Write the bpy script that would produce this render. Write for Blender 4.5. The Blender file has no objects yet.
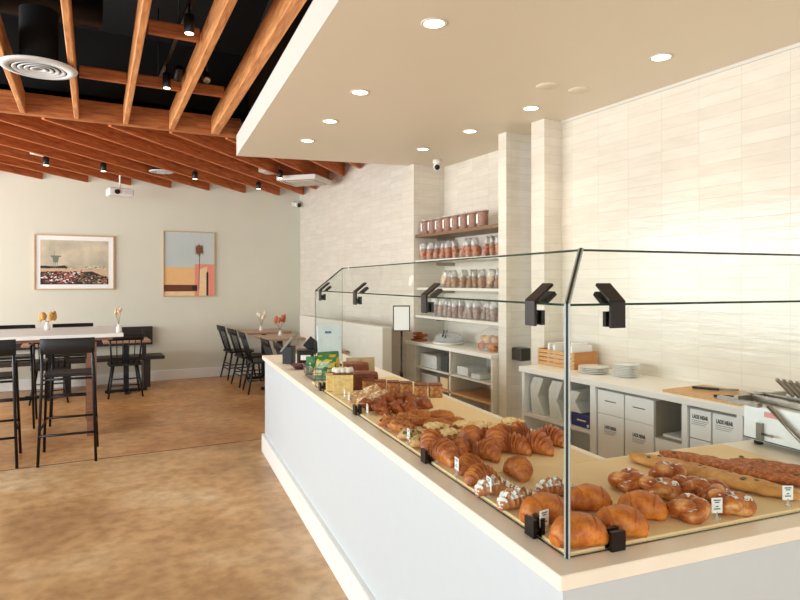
import bpy, bmesh, math, random
from mathutils import Vector, Matrix, noise

# ------------------------------------------------------------------ camera, light, exposure
S = bpy.context.scene
COL = S.collection
PI = math.pi
R = math.radians
EYE = 1.6
YAW = R(28.05)
FPX = 610.0
CY = 282.0
cs, sn = math.cos(YAW), math.sin(YAW)

cam_d = bpy.data.cameras.new('camera')
cam = bpy.data.objects.new('camera', cam_d)
COL.objects.link(cam)
cam.location = (0, 0, EYE)
cam.rotation_euler = (PI / 2, 0, -YAW)
cam_d.sensor_width = 36
cam_d.lens = FPX / 800 * 36
cam_d.shift_y = -18 / 800
cam_d.clip_start = 0.02
S.camera = cam

S.view_settings.view_transform = 'Standard'
S.view_settings.look = 'None'
S.view_settings.gamma = 1
S.view_settings.use_curve_mapping = False
S.view_settings.exposure = 0.12

w = bpy.data.worlds.new('sky')
S.world = w
w.use_nodes = True
bg = w.node_tree.nodes['Background']
bg.inputs[0].default_value = (0.80, 0.90, 1.0, 1)
bg.inputs[1].default_value = 1.6


def area(name, loc, rot, sx, sy, power, color):
    l = bpy.data.lights.new(name, 'AREA')
    l.shape = 'RECTANGLE'
    l.size = sx
    l.size_y = sy
    l.energy = power
    l.color = color
    o = bpy.data.objects.new(name, l)
    COL.objects.link(o)
    o.location = loc
    o.rotation_euler = rot
    return o


# daylight entering by the storefront windows on the left and behind the camera
area('window_daylight', (-4.35, 0.2, 1.65), (0, -PI / 2, 0), 2.5, 6.6, 150, (0.90, 0.96, 1.0))
area('window_daylight', (-4.35, 7.0, 1.65), (0, -PI / 2, 0), 2.5, 6.8, 430, (0.94, 0.97, 1.0))
area('window_daylight', (-0.4, -3.35, 1.65), (-PI / 2, 0, PI), 7.4, 2.5, 85, (1.0, 0.90, 0.78))


def at(px, py, z):
    """point of the photograph that lies at height z"""
    d = (EYE - z) * FPX / (py - CY)
    X = (px - 400) / FPX * d
    return (cs * X + sn * d, -sn * X + cs * d)


# ------------------------------------------------------------------ materials
def lin(c):
    return tuple(((x / 255) / 12.92 if x / 255 <= 0.04045 else ((x / 255 + 0.055) / 1.055) ** 2.4) for x in c)


MATS = {}


def nodes(name):
    m = bpy.data.materials.new(name)
    m.use_nodes = True
    nt = m.node_tree
    return m, nt, nt.nodes['Principled BSDF']


def mat(name, rgb, rough=0.5, metal=0.0, var=0.08, scale=20, bump=0.0, bscale=60, rgb2=None, coat=0.0, alpha=None, trans=0.0, stretch=None):
    """principled surface with procedural noise variation"""
    if name in MATS:
        return MATS[name]
    m, nt, b = nodes(name)
    c1 = lin(rgb)
    c2 = lin(rgb2) if rgb2 else tuple(x * (1 - var) for x in c1)
    tc = nt.nodes.new('ShaderNodeTexCoord')
    mp = nt.nodes.new('ShaderNodeMapping')
    if stretch:
        mp.inputs['Scale'].default_value = stretch
    nt.links.new(tc.outputs['Object'], mp.inputs[0])
    n = nt.nodes.new('ShaderNodeTexNoise')
    n.inputs['Scale'].default_value = scale
    n.inputs['Detail'].default_value = 4
    nt.links.new(mp.outputs[0], n.inputs['Vector'])
    r = nt.nodes.new('ShaderNodeValToRGB')
    r.color_ramp.elements[0].position = 0.35
    r.color_ramp.elements[1].position = 0.65
    r.color_ramp.elements[0].color = (*c2, 1)
    r.color_ramp.elements[1].color = (*c1, 1)
    nt.links.new(n.outputs[0], r.inputs[0])
    nt.links.new(r.outputs[0], b.inputs['Base Color'])
    b.inputs['Roughness'].default_value = rough
    b.inputs['Metallic'].default_value = metal
    b.inputs['Coat Weight'].default_value = coat
    b.inputs['Transmission Weight'].default_value = trans
    if alpha is not None:
        b.inputs['Alpha'].default_value = alpha
    if bump:
        n2 = nt.nodes.new('ShaderNodeTexNoise')
        n2.inputs['Scale'].default_value = bscale
        n2.inputs['Detail'].default_value = 5
        nt.links.new(mp.outputs[0], n2.inputs['Vector'])
        bp = nt.nodes.new('ShaderNodeBump')
        bp.inputs['Strength'].default_value = bump
        bp.inputs['Distance'].default_value = 0.01
        nt.links.new(n2.outputs[0], bp.inputs['Height'])
        nt.links.new(bp.outputs[0], b.inputs['Normal'])
    MATS[name] = m
    return m


def emit(name, rgb, strength):
    if name in MATS:
        return MATS[name]
    m, nt, b = nodes(name)
    b.inputs['Base Color'].default_value = (*lin(rgb), 1)
    b.inputs['Emission Color'].default_value = (*lin(rgb), 1)
    b.inputs['Emission Strength'].default_value = strength
    MATS[name] = m
    return m


def tile_mat(name, swap):
    """handmade glossy tile, 30 x 7.6 cm stack bond"""
    m, nt, b = nodes(name)
    tc = nt.nodes.new('ShaderNodeTexCoord')
    sp = nt.nodes.new('ShaderNodeSeparateXYZ')
    nt.links.new(tc.outputs['Object'], sp.inputs[0])
    cb = nt.nodes.new('ShaderNodeCombineXYZ')
    nt.links.new(sp.outputs['X' if swap else 'Y'], cb.inputs[0])
    nt.links.new(sp.outputs['Z'], cb.inputs[1])
    br = nt.nodes.new('ShaderNodeTexBrick')
    br.offset = 0.0
    br.inputs['Scale'].default_value = 1
    br.inputs['Brick Width'].default_value = 0.305
    br.inputs['Row Height'].default_value = 0.0775
    br.inputs['Mortar Size'].default_value = 0.0022
    br.inputs['Mortar Smooth'].default_value = 0.3
    br.inputs['Color1'].default_value = (*lin((232, 224, 209)), 1)
    br.inputs['Color2'].default_value = (*lin((224, 215, 199)), 1)
    br.inputs['Mortar'].default_value = (*lin((216, 207, 191)), 1)
    nt.links.new(cb.outputs[0], br.inputs['Vector'])
    n = nt.nodes.new('ShaderNodeTexNoise')
    n.inputs['Scale'].default_value = 2.0
    n.inputs['Detail'].default_value = 3
    mp = nt.nodes.new('ShaderNodeMapping')
    mp.inputs['Scale'].default_value = (2.5, 14, 1)
    nt.links.new(cb.outputs[0], mp.inputs[0])
    nt.links.new(mp.outputs[0], n.inputs['Vector'])
    mx = nt.nodes.new('ShaderNodeMix')
    mx.data_type = 'RGBA'
    mx.blend_type = 'MULTIPLY'
    mx.inputs[0].default_value = 0.16
    nt.links.new(br.outputs['Color'], mx.inputs['A'])
    rr = nt.nodes.new('ShaderNodeValToRGB')
    rr.color_ramp.elements[0].color = (0.62, 0.60, 0.56, 1)
    rr.color_ramp.elements[1].color = (1, 1, 1, 1)
    rr.color_ramp.elements[0].position = .3
    rr.color_ramp.elements[1].position = .6
    nt.links.new(n.outputs[0], rr.inputs[0])
    nt.links.new(rr.outputs[0], mx.inputs['B'])
    nt.links.new(mx.outputs['Result'], b.inputs['Base Color'])
    b.inputs['Roughness'].default_value = 0.16
    # bump: joints and waviness
    ad = nt.nodes.new('ShaderNodeMath')
    ad.operation = 'MULTIPLY_ADD'
    ad.inputs[1].default_value = -0.6
    nt.links.new(br.outputs['Fac'], ad.inputs[0])
    nt.links.new(n.outputs[0], ad.inputs[2])
    bp = nt.nodes.new('ShaderNodeBump')
    bp.inputs['Strength'].default_value = 0.35
    bp.inputs['Distance'].default_value = 0.004
    nt.links.new(ad.outputs[0], bp.inputs['Height'])
    nt.links.new(bp.outputs[0], b.inputs['Normal'])
    return m


def wood(name, a, b2, rough=0.55, sc=3.0, stretch=(1, 12, 12), bump=0.25):
    if name in MATS:
        return MATS[name]
    m, nt, b = nodes(name)
    tc = nt.nodes.new('ShaderNodeTexCoord')
    mp = nt.nodes.new('ShaderNodeMapping')
    mp.inputs['Scale'].default_value = stretch
    nt.links.new(tc.outputs['Object'], mp.inputs[0])
    n = nt.nodes.new('ShaderNodeTexNoise')
    n.inputs['Scale'].default_value = sc
    n.inputs['Detail'].default_value = 6
    n.inputs['Distortion'].default_value = 1.2
    nt.links.new(mp.outputs[0], n.inputs['Vector'])
    r = nt.nodes.new('ShaderNodeValToRGB')
    r.color_ramp.elements[0].position = 0.3
    r.color_ramp.elements[1].position = 0.7
    r.color_ramp.elements[0].color = (*lin(a), 1)
    r.color_ramp.elements[1].color = (*lin(b2), 1)
    nt.links.new(n.outputs[0], r.inputs[0])
    nt.links.new(r.outputs[0], b.inputs['Base Color'])
    b.inputs['Roughness'].default_value = rough
    bp = nt.nodes.new('ShaderNodeBump')
    bp.inputs['Strength'].default_value = bump
    bp.inputs['Distance'].default_value = 0.004
    nt.links.new(n.outputs[0], bp.inputs['Height'])
    nt.links.new(bp.outputs[0], b.inputs['Normal'])
    MATS[name] = m
    return m


def glass_mat():
    m = bpy.data.materials.new('sneeze_glass')
    m.use_nodes = True
    nt = m.node_tree
    nt.nodes.clear()
    out = nt.nodes.new('ShaderNodeOutputMaterial')
    mix = nt.nodes.new('ShaderNodeMixShader')
    t = nt.nodes.new('ShaderNodeBsdfTransparent')
    t.inputs[0].default_value = (0.955, 0.975, 0.965, 1)
    g = nt.nodes.new('ShaderNodeBsdfGlossy')
    g.inputs['Roughness'].default_value = 0.0
    g.inputs[0].default_value = (1, 1, 1, 1)
    lw = nt.nodes.new('ShaderNodeLayerWeight')
    lw.inputs[0].default_value = 0.5
    pw = nt.nodes.new('ShaderNodeMath')
    pw.operation = 'POWER'
    pw.inputs[1].default_value = 5
    nt.links.new(lw.outputs['Facing'], pw.inputs[0])
    f = nt.nodes.new('ShaderNodeMath')
    f.operation = 'MULTIPLY_ADD'
    f.inputs[1].default_value = 0.12
    f.inputs[2].default_value = 0.004
    nt.links.new(pw.outputs[0], f.inputs[0])
    nt.links.new(f.outputs[0], mix.inputs[0])
    nt.links.new(t.outputs[0], mix.inputs[1])
    nt.links.new(g.outputs[0], mix.inputs[2])
    nt.links.new(mix.outputs[0], out.inputs[0])
    return m


def clear_mat(name, tint, haze):
    """thin clear plastic: mostly see-through with a little milky white"""
    m = bpy.data.materials.new(name)
    m.use_nodes = True
    nt = m.node_tree
    b = nt.nodes['Principled BSDF']
    b.inputs['Base Color'].default_value = (*tint, 1)
    b.inputs['Roughness'].default_value = 0.15
    b.inputs['Alpha'].default_value = haze
    return m


def floor_mat():
    m, nt, b = nodes('polished_concrete')
    tc = nt.nodes.new('ShaderNodeTexCoord')

    def nz(scale, det, dist, stretch=(1, 1, 1)):
        mp = nt.nodes.new('ShaderNodeMapping')
        mp.inputs['Scale'].default_value = stretch
        nt.links.new(tc.outputs['Object'], mp.inputs[0])
        n = nt.nodes.new('ShaderNodeTexNoise')
        n.inputs['Scale'].default_value = scale
        n.inputs['Detail'].default_value = det
        n.inputs['Distortion'].default_value = dist
        nt.links.new(mp.outputs[0], n.inputs['Vector'])
        return n
    n1 = nz(1.2, 14, 0.25)
    n2 = nz(10, 14, 0.15)
    n3 = nz(1.6, 5, 1.5, (0.5, 1.6, 1))
    r = nt.nodes.new('ShaderNodeValToRGB')
    e = r.color_ramp.elements
    e[0].position = 0.34
    e[0].color = (*lin((180, 138, 94)), 1)
    e[1].position = 0.70
    e[1].color = (*lin((222, 192, 150)), 1)
    k = e.new(0.5)
    k.color = (*lin((204, 162, 112)), 1)
    nt.links.new(n1.outputs[0], r.inputs[0])
    r2 = nt.nodes.new('ShaderNodeValToRGB')
    r2.color_ramp.elements[0].position = 0.32
    r2.color_ramp.elements[0].color = (0.60, 0.52, 0.44, 1)
    r2.color_ramp.elements[1].position = 0.62
    r2.color_ramp.elements[1].color = (1, 1, 1, 1)
    nt.links.new(n2.outputs[0], r2.inputs[0])
    mx = nt.nodes.new('ShaderNodeMix')
    mx.data_type = 'RGBA'
    mx.blend_type = 'MULTIPLY'
    mx.inputs[0].default_value = 0.75
    nt.links.new(r.outputs[0], mx.inputs['A'])
    nt.links.new(r2.outputs[0], mx.inputs['B'])
    # the far slab beyond the cut joint is more amber than the near one
    sp = nt.nodes.new('ShaderNodeSeparateXYZ')
    nt.links.new(tc.outputs['Object'], sp.inputs[0])
    gt = nt.nodes.new('ShaderNodeMath')
    gt.operation = 'GREATER_THAN'
    gt.inputs[1].default_value = 6.15
    nt.links.new(sp.outputs['Y'], gt.inputs[0])
    mx2 = nt.nodes.new('ShaderNodeMix')
    mx2.data_type = 'RGBA'
    mx2.blend_type = 'MULTIPLY'
    ml = nt.nodes.new('ShaderNodeMath')
    ml.operation = 'MULTIPLY'
    ml.inputs[1].default_value = 0.9
    nt.links.new(gt.outputs[0], ml.inputs[0])
    nt.links.new(ml.outputs[0], mx2.inputs[0])
    nt.links.new(mx.outputs['Result'], mx2.inputs['A'])
    mx2.inputs['B'].default_value = (1.04, 0.86, 0.66, 1)
    nt.links.new(mx2.outputs['Result'], b.inputs['Base Color'])
    rr = nt.nodes.new('ShaderNodeMapRange')
    rr.inputs['To Min'].default_value = 0.22
    rr.inputs['To Max'].default_value = 0.5
    nt.links.new(n3.outputs[0], rr.inputs[0])
    nt.links.new(rr.outputs[0], b.inputs['Roughness'])
    return m


M_TILE_U = tile_mat('glazed_tile_side', False)
M_TILE_V = tile_mat('glazed_tile_front', True)
M_GLASS = glass_mat()
M_EDGE = mat('glass_edge', (62, 84, 72), 0.15, var=0.3)
M_WHITE = mat('white_laminate', (200, 206, 207), 0.42, var=0.015)
M_CABW = mat('cabinet_white', (246, 246, 243), 0.4, var=0.01)
M_QUARTZ = mat('pale_quartz', (248, 236, 216), 0.28, var=0.06, scale=5)
M_PAINT = mat('beige_paint', (216, 214, 195), 0.8, var=0.02, scale=3)
M_CEIL = mat('soffit_paint', (230, 218, 194), 0.5, var=0.01, scale=3)
M_SOFW = mat('soffit_white', (218, 213, 202), 0.7, var=0.01)
M_BLACKP = mat('black_paint', (5, 4, 4), 0.9, var=0.3)
M_BLACKW = mat('black_wood', (13, 12, 12), 0.5, var=0.35, scale=30)
M_BLACKM = mat('black_metal', (15, 15, 16), 0.4, 0.2, var=0.2)
M_CLAMP = mat('bronze_black_metal', (30, 19, 15), 0.35, 0.4, var=0.2)
M_RAFT = wood('red_rafter', (112, 42, 14), (172, 80, 34), 0.6, 3, (1, 10, 10))
M_JOIST = wood('douglas_fir', (168, 96, 42), (226, 160, 96), 0.55, 3, (10, 1, 10))
M_GIRD = wood('fir_girder', (136, 66, 26), (200, 124, 64), 0.55, 3, (1, 10, 10))
M_DECK = wood('dark_deck', (66, 26, 12), (104, 48, 22), 0.8, 3, (1, 8, 1))
M_STEEL = mat('brushed_steel', (158, 150, 138), 0.3, 0.9, var=0.2)
M_OAK = wood('oak_frame', (186, 150, 106), (214, 182, 138), 0.5, 8)
M_BROWNW = wood('dark_walnut', (26, 15, 11), (44, 26, 19), 0.4, 4)
M_TABLEW = wood('table_wood', (112, 72, 52), (150, 104, 78), 0.35, 5)
M_PAPER = mat('white_paper', (240, 240, 236), 0.7, var=0.02)
M_KRAFT = mat('kraft_board', (246, 216, 166), 0.6, var=0.06, scale=6)
M_BAMBOO = wood('bamboo', (196, 142, 84), (222, 176, 118), 0.5, 8)
M_PORC = mat('porcelain', (236, 232, 224), 0.25, var=0.02)
M_PLASTIC = clear_mat('clear_plastic', (0.9, 0.93, 0.93), 0.30)
M_BAGF = clear_mat('cellophane', (0.93, 0.91, 0.88), 0.22)


# ------------------------------------------------------------------ mesh helpers
class MB:
    def __init__(self):
        self.bm = bmesh.new()
        self.mi = 0

    def _f(self, vs):
        try:
            f = self.bm.faces.new(vs)
            f.material_index = self.mi
            f.smooth = False
            return f
        except ValueError:
            return None

    def box(self, x0, x1, y0, y1, z0, z1, M=None):
        p = [Vector(q) for q in ((x0, y0, z0), (x1, y0, z0), (x1, y1, z0), (x0, y1, z0), (x0, y0, z1), (x1, y0, z1), (x1, y1, z1), (x0, y1, z1))]
        if M:
            p = [M @ q for q in p]
        v = [self.bm.verts.new(q) for q in p]
        for a in ((0, 3, 2, 1), (4, 5, 6, 7), (0, 1, 5, 4), (1, 2, 6, 5), (2, 3, 7, 6), (3, 0, 4, 7)):
            self._f([v[i] for i in a])
        return self

    def cbox(self, c, s, M=None):
        return self.box(c[0] - s[0] / 2, c[0] + s[0] / 2, c[1] - s[1] / 2, c[1] + s[1] / 2, c[2] - s[2] / 2, c[2] + s[2] / 2, M)

    def rings(self, rings, closed=False, caps=True, smooth=True):
        vs = [[self.bm.verts.new(p) for p in r] for r in rings]
        n = len(vs[0])
        m = len(vs)
        for i in range(m if closed else m - 1):
            a, b = vs[i], vs[(i + 1) % m]
            for j in range(n):
                f = self._f([a[j], a[(j + 1) % n], b[(j + 1) % n], b[j]])
                if f:
                    f.smooth = smooth
        if caps and not closed:
            self._f(list(reversed(vs[0])))
            self._f(vs[-1])
        return self

    def tube(self, pts, r, seg=8, r1=None, closed=False, smooth=True):
        pts = [Vector(p) for p in pts]
        n = len(pts)
        rs = []
        for i, p in enumerate(pts):
            if closed:
                t = pts[(i + 1) % n] - pts[i - 1]
            else:
                t = pts[min(i + 1, n - 1)] - pts[max(i - 1, 0)]
            t.normalize()
            up = Vector((0, 0, 1)) if abs(t.z) < 0.9 else Vector((1, 0, 0))
            a = t.cross(up).normalized()
            b = a.cross(t).normalized()
            rad = (r[i] if isinstance(r, (list, tuple)) else (r if r1 is None else r + (r1 - r) * i / (n - 1)))
            rs.append([p + (a * math.cos(2 * PI * k / seg) - b * math.sin(2 * PI * k / seg)) * rad for k in range(seg)])
        return self.rings(rs, closed, True, smooth)

    def lathe(self, prof, seg=24, c=(0, 0, 0), sx=1, sy=1, M=None, smooth=True):
        # a profile that never reaches the axis is a closed annulus
        annul = min(p[0] for p in prof) > 0.0115 and len(prof) > 3 and prof[0][0] < max(p[0] for p in prof) and abs(prof[0][1] - prof[-1][1]) < .035 and not (prof[-1][0] < .03 and len(prof) > 5)
        rs = []
        for r, z in prof:
            ring = [Vector((c[0] + sx * r * math.cos(2 * PI * k / seg), c[1] + sy * r * math.sin(2 * PI * k / seg), c[2] + z)) for k in range(seg)]
            if M:
                ring = [M @ q for q in ring]
            rs.append(ring)
        return self.rings(rs, annul, True, smooth)

    def prism(self, poly, h0, h1, axis='z'):
        def P(a, b, h):
            return {'z': (a, b, h), 'y': (a, h, b), 'x': (h, a, b)}[axis]
        A = [self.bm.verts.new(P(a, b, h0)) for a, b in poly]
        B = [self.bm.verts.new(P(a, b, h1)) for a, b in poly]
        n = len(poly)
        self._f(list(reversed(A)))
        self._f(B)
        for i in range(n):
            self._f([A[i], A[(i + 1) % n], B[(i + 1) % n], B[i]])
        return self

    def blob(self, c, s, seg=20, rows=12, amp=0.0, fr=20.0, seed=0, flat=None, M=None):
        """displaced ellipsoid; flat = height below which it is cut flat"""
        rs = []
        for i in range(rows + 1):
            t = PI * (i / rows)
            t = min(max(t, 0.04), PI - 0.04)
            ring = []
            for k in range(seg):
                p = 2 * PI * k / seg
                d = Vector((math.sin(t) * math.cos(p), math.sin(t) * math.sin(p), -math.cos(t)))
                q = Vector((d.x * s[0], d.y * s[1], d.z * s[2]))
                if amp:
                    q += d * amp * noise.fractal(q * fr + Vector((seed * 7.1, seed * 3.3, seed)), 1.0, 2.0, 3)
                q += Vector(c)
                if flat is not None and q.z < flat:
                    q.z = flat
                if M:
                    q = M @ q
                ring.append(q)
            rs.append(ring)
        return self.rings(rs)

    def bevel(self, w=0.004, seg=2, ang=30):
        bmesh.ops.remove_doubles(self.bm, verts=self.bm.verts, dist=1e-6)
        es = [e for e in self.bm.edges if len(e.link_faces) == 2 and e.calc_face_angle(0) > R(ang)]
        bmesh.ops.bevel(self.bm, geom=es, offset=w, segments=seg, affect='EDGES', profile=0.5)
        return self

    def xf(self, M):
        bmesh.ops.transform(self.bm, matrix=M, verts=self.bm.verts)
        return self

    def done(self, name, mats, parent=None, kind=None, smooth=None):
        bmesh.ops.recalc_face_normals(self.bm, faces=self.bm.faces)
        me = bpy.data.meshes.new(name)
        self.bm.to_mesh(me)
        self.bm.free()
        if not isinstance(mats, (list, tuple)):
            mats = [mats]
        for m in mats:
            me.materials.append(m)
        if smooth is not None:
            for p in me.polygons:
                p.use_smooth = smooth
        o = bpy.data.objects.new(name, me)
        COL.objects.link(o)
        if parent:
            o.parent = parent
        if kind:
            o['kind'] = kind
        return o


def tag(o, label, cat, group=None, kind=None):
    o['label'] = label
    o['category'] = cat
    if group:
        o['group'] = group
    elif 'group' in o:
        del o['group']
    if kind:
        o['kind'] = kind
    return o


def thing(name, label, cat, loc=(0, 0, 0), rz=0, group=None):
    o = bpy.data.objects.new(name, None)
    o.empty_display_size = 0.05
    COL.objects.link(o)
    o.location = loc
    o.rotation_euler = (0, 0, rz)
    return tag(o, label, cat, group)


def put(o, loc, rz=0, s=None):
    o.location = loc
    o.rotation_euler = (0, 0, rz)
    if s:
        o.scale = (s, s, s) if not isinstance(s, tuple) else s
    return o


def copy_tree(o, parent=None):
    c = o.copy()
    COL.objects.link(c)
    c.parent = parent
    for ch in list(o.children):
        copy_tree(ch, c)
    return c


class Proto:
    """first use places the built thing itself, later uses place copies of it"""
    def __init__(self, root):
        self.root = root
        self.used = False

    def place(self, loc, rz, label, group=None, s=None, cat=None):
        o = self.root if not self.used else copy_tree(self.root)
        self.used = True
        tag(o, label, cat or self.root['category'], group)
        put(o, loc, rz, s)
        return o


def struct(name, mb, m):
    return mb.done(name, m, None, 'structure')


def text_mesh(name, s, size, m, parent, loc, rot, ext=0.0004):
    cu = bpy.data.curves.new(name, 'FONT')
    cu.body = s
    cu.size = size
    cu.extrude = ext
    cu.align_x = 'CENTER'
    cu.resolution_u = 2
    cu.offset = 0.0012
    tmp = bpy.data.objects.new(name + '_source', cu)
    COL.objects.link(tmp)
    bpy.context.view_layer.update()
    me = bpy.data.meshes.new_from_object(tmp.evaluated_get(bpy.context.evaluated_depsgraph_get()))
    me.name = name
    bpy.data.objects.remove(tmp)
    bpy.data.curves.remove(cu)
    me.materials.append(m)
    o = bpy.data.objects.new(name, me)
    COL.objects.link(o)
    o.parent = parent
    o.location = loc
    o.rotation_euler = rot
    return o


# ------------------------------------------------------------------ the setting
ZS = 3.02      # underside of the dropped soffit
FV = 10.6      # far wall
TU = 3.6       # tile wall
MU = 3.8       # recessed main tile wall behind the back counter

struct('floor', MB().box(-4.6, 4.6, -3.6, 10.8, -0.1, 0), floor_mat())
struct('trim_1', MB().box(-4.4, 1.9, 6.14, 6.155, 0, 0.0015), mat('joint_dark', (92, 70, 50), 0.8))
struct('wall_far', MB().box(-4.6, 3.75, FV, FV + 0.15, 0, 3.5), M_PAINT)
M_BASE = mat('white_base', (238, 236, 228), 0.4, var=0.02)
bb = MB()
bb.box(-4.5, TU, FV - 0.02, FV, 0, 0.16)
for i in range(0, 80):
    x = -4.45 + i * 0.1016
    if x < TU - .06:
        bb.box(x, x + 0.098, FV - 0.024, FV - 0.02, 0.002, 0.157)
struct('baseboard_far', bb, M_BASE)

# right side: tiled wall, niche, two piers, recessed main wall
struct('wall_right_far', MB().box(TU, TU + 0.6, 6.41, FV + .15, 0, 3.5), M_TILE_U)
o = struct('wall_niche_back', MB().box(4.03, 4.2, 4.6, 6.41, 0, 3.3), M_TILE_U)
struct('wall_niche_side', MB().box(TU + 0.001, 4.03, 6.40, 6.412, 0, 3.3), M_TILE_V)
struct('trim_2', MB().box(TU - 0.004, TU, 6.396, 6.41, 0, 3.2), M_SOFW)


def pier(name, v0, v1):
    b = MB()
    b.box(TU, MU + 0.25, v0, v1, 0, ZS)
    ob = b.done(name, [M_TILE_U, M_TILE_V], None, 'structure')
    for p in ob.data.polygons:
        if abs(p.normal.y) > 0.9:
            p.material_index = 1
    return ob


pier('wall_pier_far', 4.62, 4.74)
pier('wall_pier_near', 4.09, 4.26)
struct('wall_right', MB().box(MU, MU + 0.2, -3.6, 4.09, 0, ZS), M_TILE_U)
struct('wall_gap_back', MB().box(4.2, 4.3, 4.2, 4.66, 0, ZS), M_TILE_U)
struct('trim_3', MB().box(MU - 0.012, MU, -3.5, 4.09, ZS - 0.022, ZS), M_SOFW)

# storefront on the left and behind the camera (where the daylight comes from)


def storefront(wname, n0, axis, pos, a0, a1):
    b = MB()
    B = (lambda s0, s1, z0, z1: b.box(pos - .1, pos, s0, s1, z0, z1)) if axis == 'x' else (lambda s0, s1, z0, z1: b.box(s0, s1, pos - .1, pos, z0, z1))
    B(a0, a1, 0, 0.35)
    B(a0, a1, 2.95, 4.2)
    struct(wname, b, M_PAINT)
    k = int(round((a1 - a0) / 1.9))
    for i in range(k):
        s0 = a0 + (a1 - a0) * i / k
        s1 = a0 + (a1 - a0) * (i + 1) / k
        b = MB()
        t = 0.05
        for q in ((s0, s0 + t, .35, 2.95), (s1 - t, s1, .35, 2.95), (s0, s1, .35, .4), (s0, s1, 2.9, 2.95), (s0, s1, 2.2, 2.24)):
            B(*q) if False else (b.box(pos - .08, pos - .02, *q) if axis == 'x' else b.box(q[0], q[1], pos - .08, pos - .02, q[2], q[3]))
        f = struct('window_%d' % (n0 + i), b, M_BLACKM)


storefront('wall_left', 1, 'x', -4.5, -3.5, 10.6)
storefront('wall_back', 10, 'y', -3.5, -4.5, 3.8)

# dropped soffit over the serving counter
SOF = [(0.50, -3.5), (MU + 0.3, -3.5), (MU + 0.3, 6.45), (TU, 6.52), (1.605, 6.93)]
sb = MB()
sb.prism(SOF, ZS, 3.25)
o = sb.done('ceiling_soffit', [M_CEIL, M_SOFW], None, 'structure')
for p in o.data.polygons:
    if abs(p.normal.z) < 0.5:
        p.material_index = 1
sb = MB()
sb.prism([(0.62, -3.5), (MU + 0.3, -3.5), (MU + 0.3, 6.45), (TU, 6.47), (1.72, 6.86)], 3.25, 4.2)
struct('ceiling_bulkhead', sb, mat('dark_drywall', (52, 48, 45), 0.9))
struct('ceiling', MB().box(-4.6, MU + .3, -3.6, 7.06, 4.2, 4.3), M_BLACKP)
struct('ceiling_step', MB().box(-4.6, TU + 0.1, 7.04, 7.10, 3.44, 4.3), M_BLACKP)
struct('ceiling_deck', MB().box(-4.6, TU + 0.1, 7.04, FV + .1, 3.465, 3.52), M_DECK)

# ------------------------------------------------------------------ timber
RG = 'diagonal rafters over the dining area'


def beam(name, p0, p1, wd, h, m, cant=0):
    """beam with its bottom centre running p0-p1; local x along the beam"""
    p0 = Vector(p0)
    p1 = Vector(p1)
    L = (p1 - p0).length
    b = MB()
    b.box(0, L, -wd / 2, wd / 2, 0, h)
    b.bevel(0.006, 1)
    ob = b.done(name, m)
    d = (p1 - p0).normalized()
    ob.rotation_euler = (0, -math.asin(d.z), math.atan2(d.y, d.x))
    ob.location = p0
    return ob


M_RAFX = wood('red_rafter_x', (158, 70, 28), (218, 128, 66), 0.6, 3, (1, 10, 10))
names = ['farthest left in the frame, mostly cut off', 'second from the left edge', 'third from the left, ending above the beach picture',
         'ending above the left part of the beach picture', 'ending above the projector', 'ending between projector and palm picture',
         'ending above the palm picture', 'ending just right of the palm picture', 'ending beside the far corner camera on the plain wall',
         'ending in the corner where plain wall meets tile', 'first one to end on the tile wall', 'passing beside the white air cassette, ending on tile',
         'ending on tile below the soffit tip', 'last but one before the soffit', 'nearest the soffit, a short visible stub', 'hidden mostly above the soffit']
for i in range(-4, 12):
    c = -10.4 + 0.605 * i
    # end on far wall or on tile wall
    ue = c + FV
    if ue <= TU:
        e = (ue, FV)
    else:
        e = (TU, TU - c)
    s0 = 7.09
    e = (e[0] - .03, e[1] - .03)
    us = c + s0
    if e[1] - 0.3 < s0:
        continue
    zf = lambda v: 3.135 + 0.028 * (FV - v)
    if us < -4.4:
        s0 = -4.4 - c
        us = -4.4
    nm = names[i + 4]
    ob = beam('rafter', (e[0], e[1], zf(e[1])), (us, s0, zf(s0)), 0.045, 0.23, M_RAFX)
    tag(ob, 'reddish brown diagonal ceiling rafter, ' + nm, 'rafter', RG)

ob = beam('girder', (-4.4, 7.0, 3.24), (1.66, 7.0, 3.24), 0.09, 0.21, M_GIRD)
tag(ob, 'long pale brown cross girder where joists and rafters meet', 'beam')
ob = beam('girder', (-4.4, 2.9, 3.24), (1.1, 2.9, 3.24), 0.09, 0.21, M_GIRD)
tag(ob, 'cross girder overhead carrying the near ends of the joists', 'beam')
JT = [((-0.448, 6.95), (-0.50, 2.95), .045, 'leftmost joist, cut by the left edge beside the round diffuser'),
      ((0.0154, 6.95), (-0.08, 2.95), .045, 'second joist from the left, touching the round diffuser'),
      ((0.467, 6.95), (0.345, 2.95), .05, 'middle joist, left of the black light track'),
      ((0.919, 6.95), (0.79, 2.95), .055, 'fourth joist, just right of the black light track'),
      ((1.375, 6.95), (1.125, 2.95), .085, 'thick rounded joist alongside the white soffit')]
for a, b2, wd, lb in JT:
    ob = beam('joist', (a[0], a[1], 3.24), (b2[0], b2[1], 3.24), wd, 0.2, wood('fir_joist_x', (170, 98, 44), (228, 162, 98), 0.55, 3, (1, 10, 10)))
    tag(ob, 'light fir ceiling ' + lb, 'joist', 'open ceiling joists')
for (x0, x1, v, lb) in ((0.0, 0.40, 5.86, 'between second and middle joist'), (0.44, 0.85, 5.86, 'between middle and fourth joist behind the spotlights'),
                        (0.89, 1.24, 5.86, 'between fourth joist and the thick joist'), (0.42, 0.80, 4.60, 'near the upper spotlight, left of the fourth joist')):
    ob = beam('blocking', (x0 + 0.03, v, 3.34), (x1 + 0.0, v, 3.34), 0.04, 0.10, M_GIRD)
    tag(ob, 'short reddish timber block ' + lb, 'blocking', 'timber blocks between joists')

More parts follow.
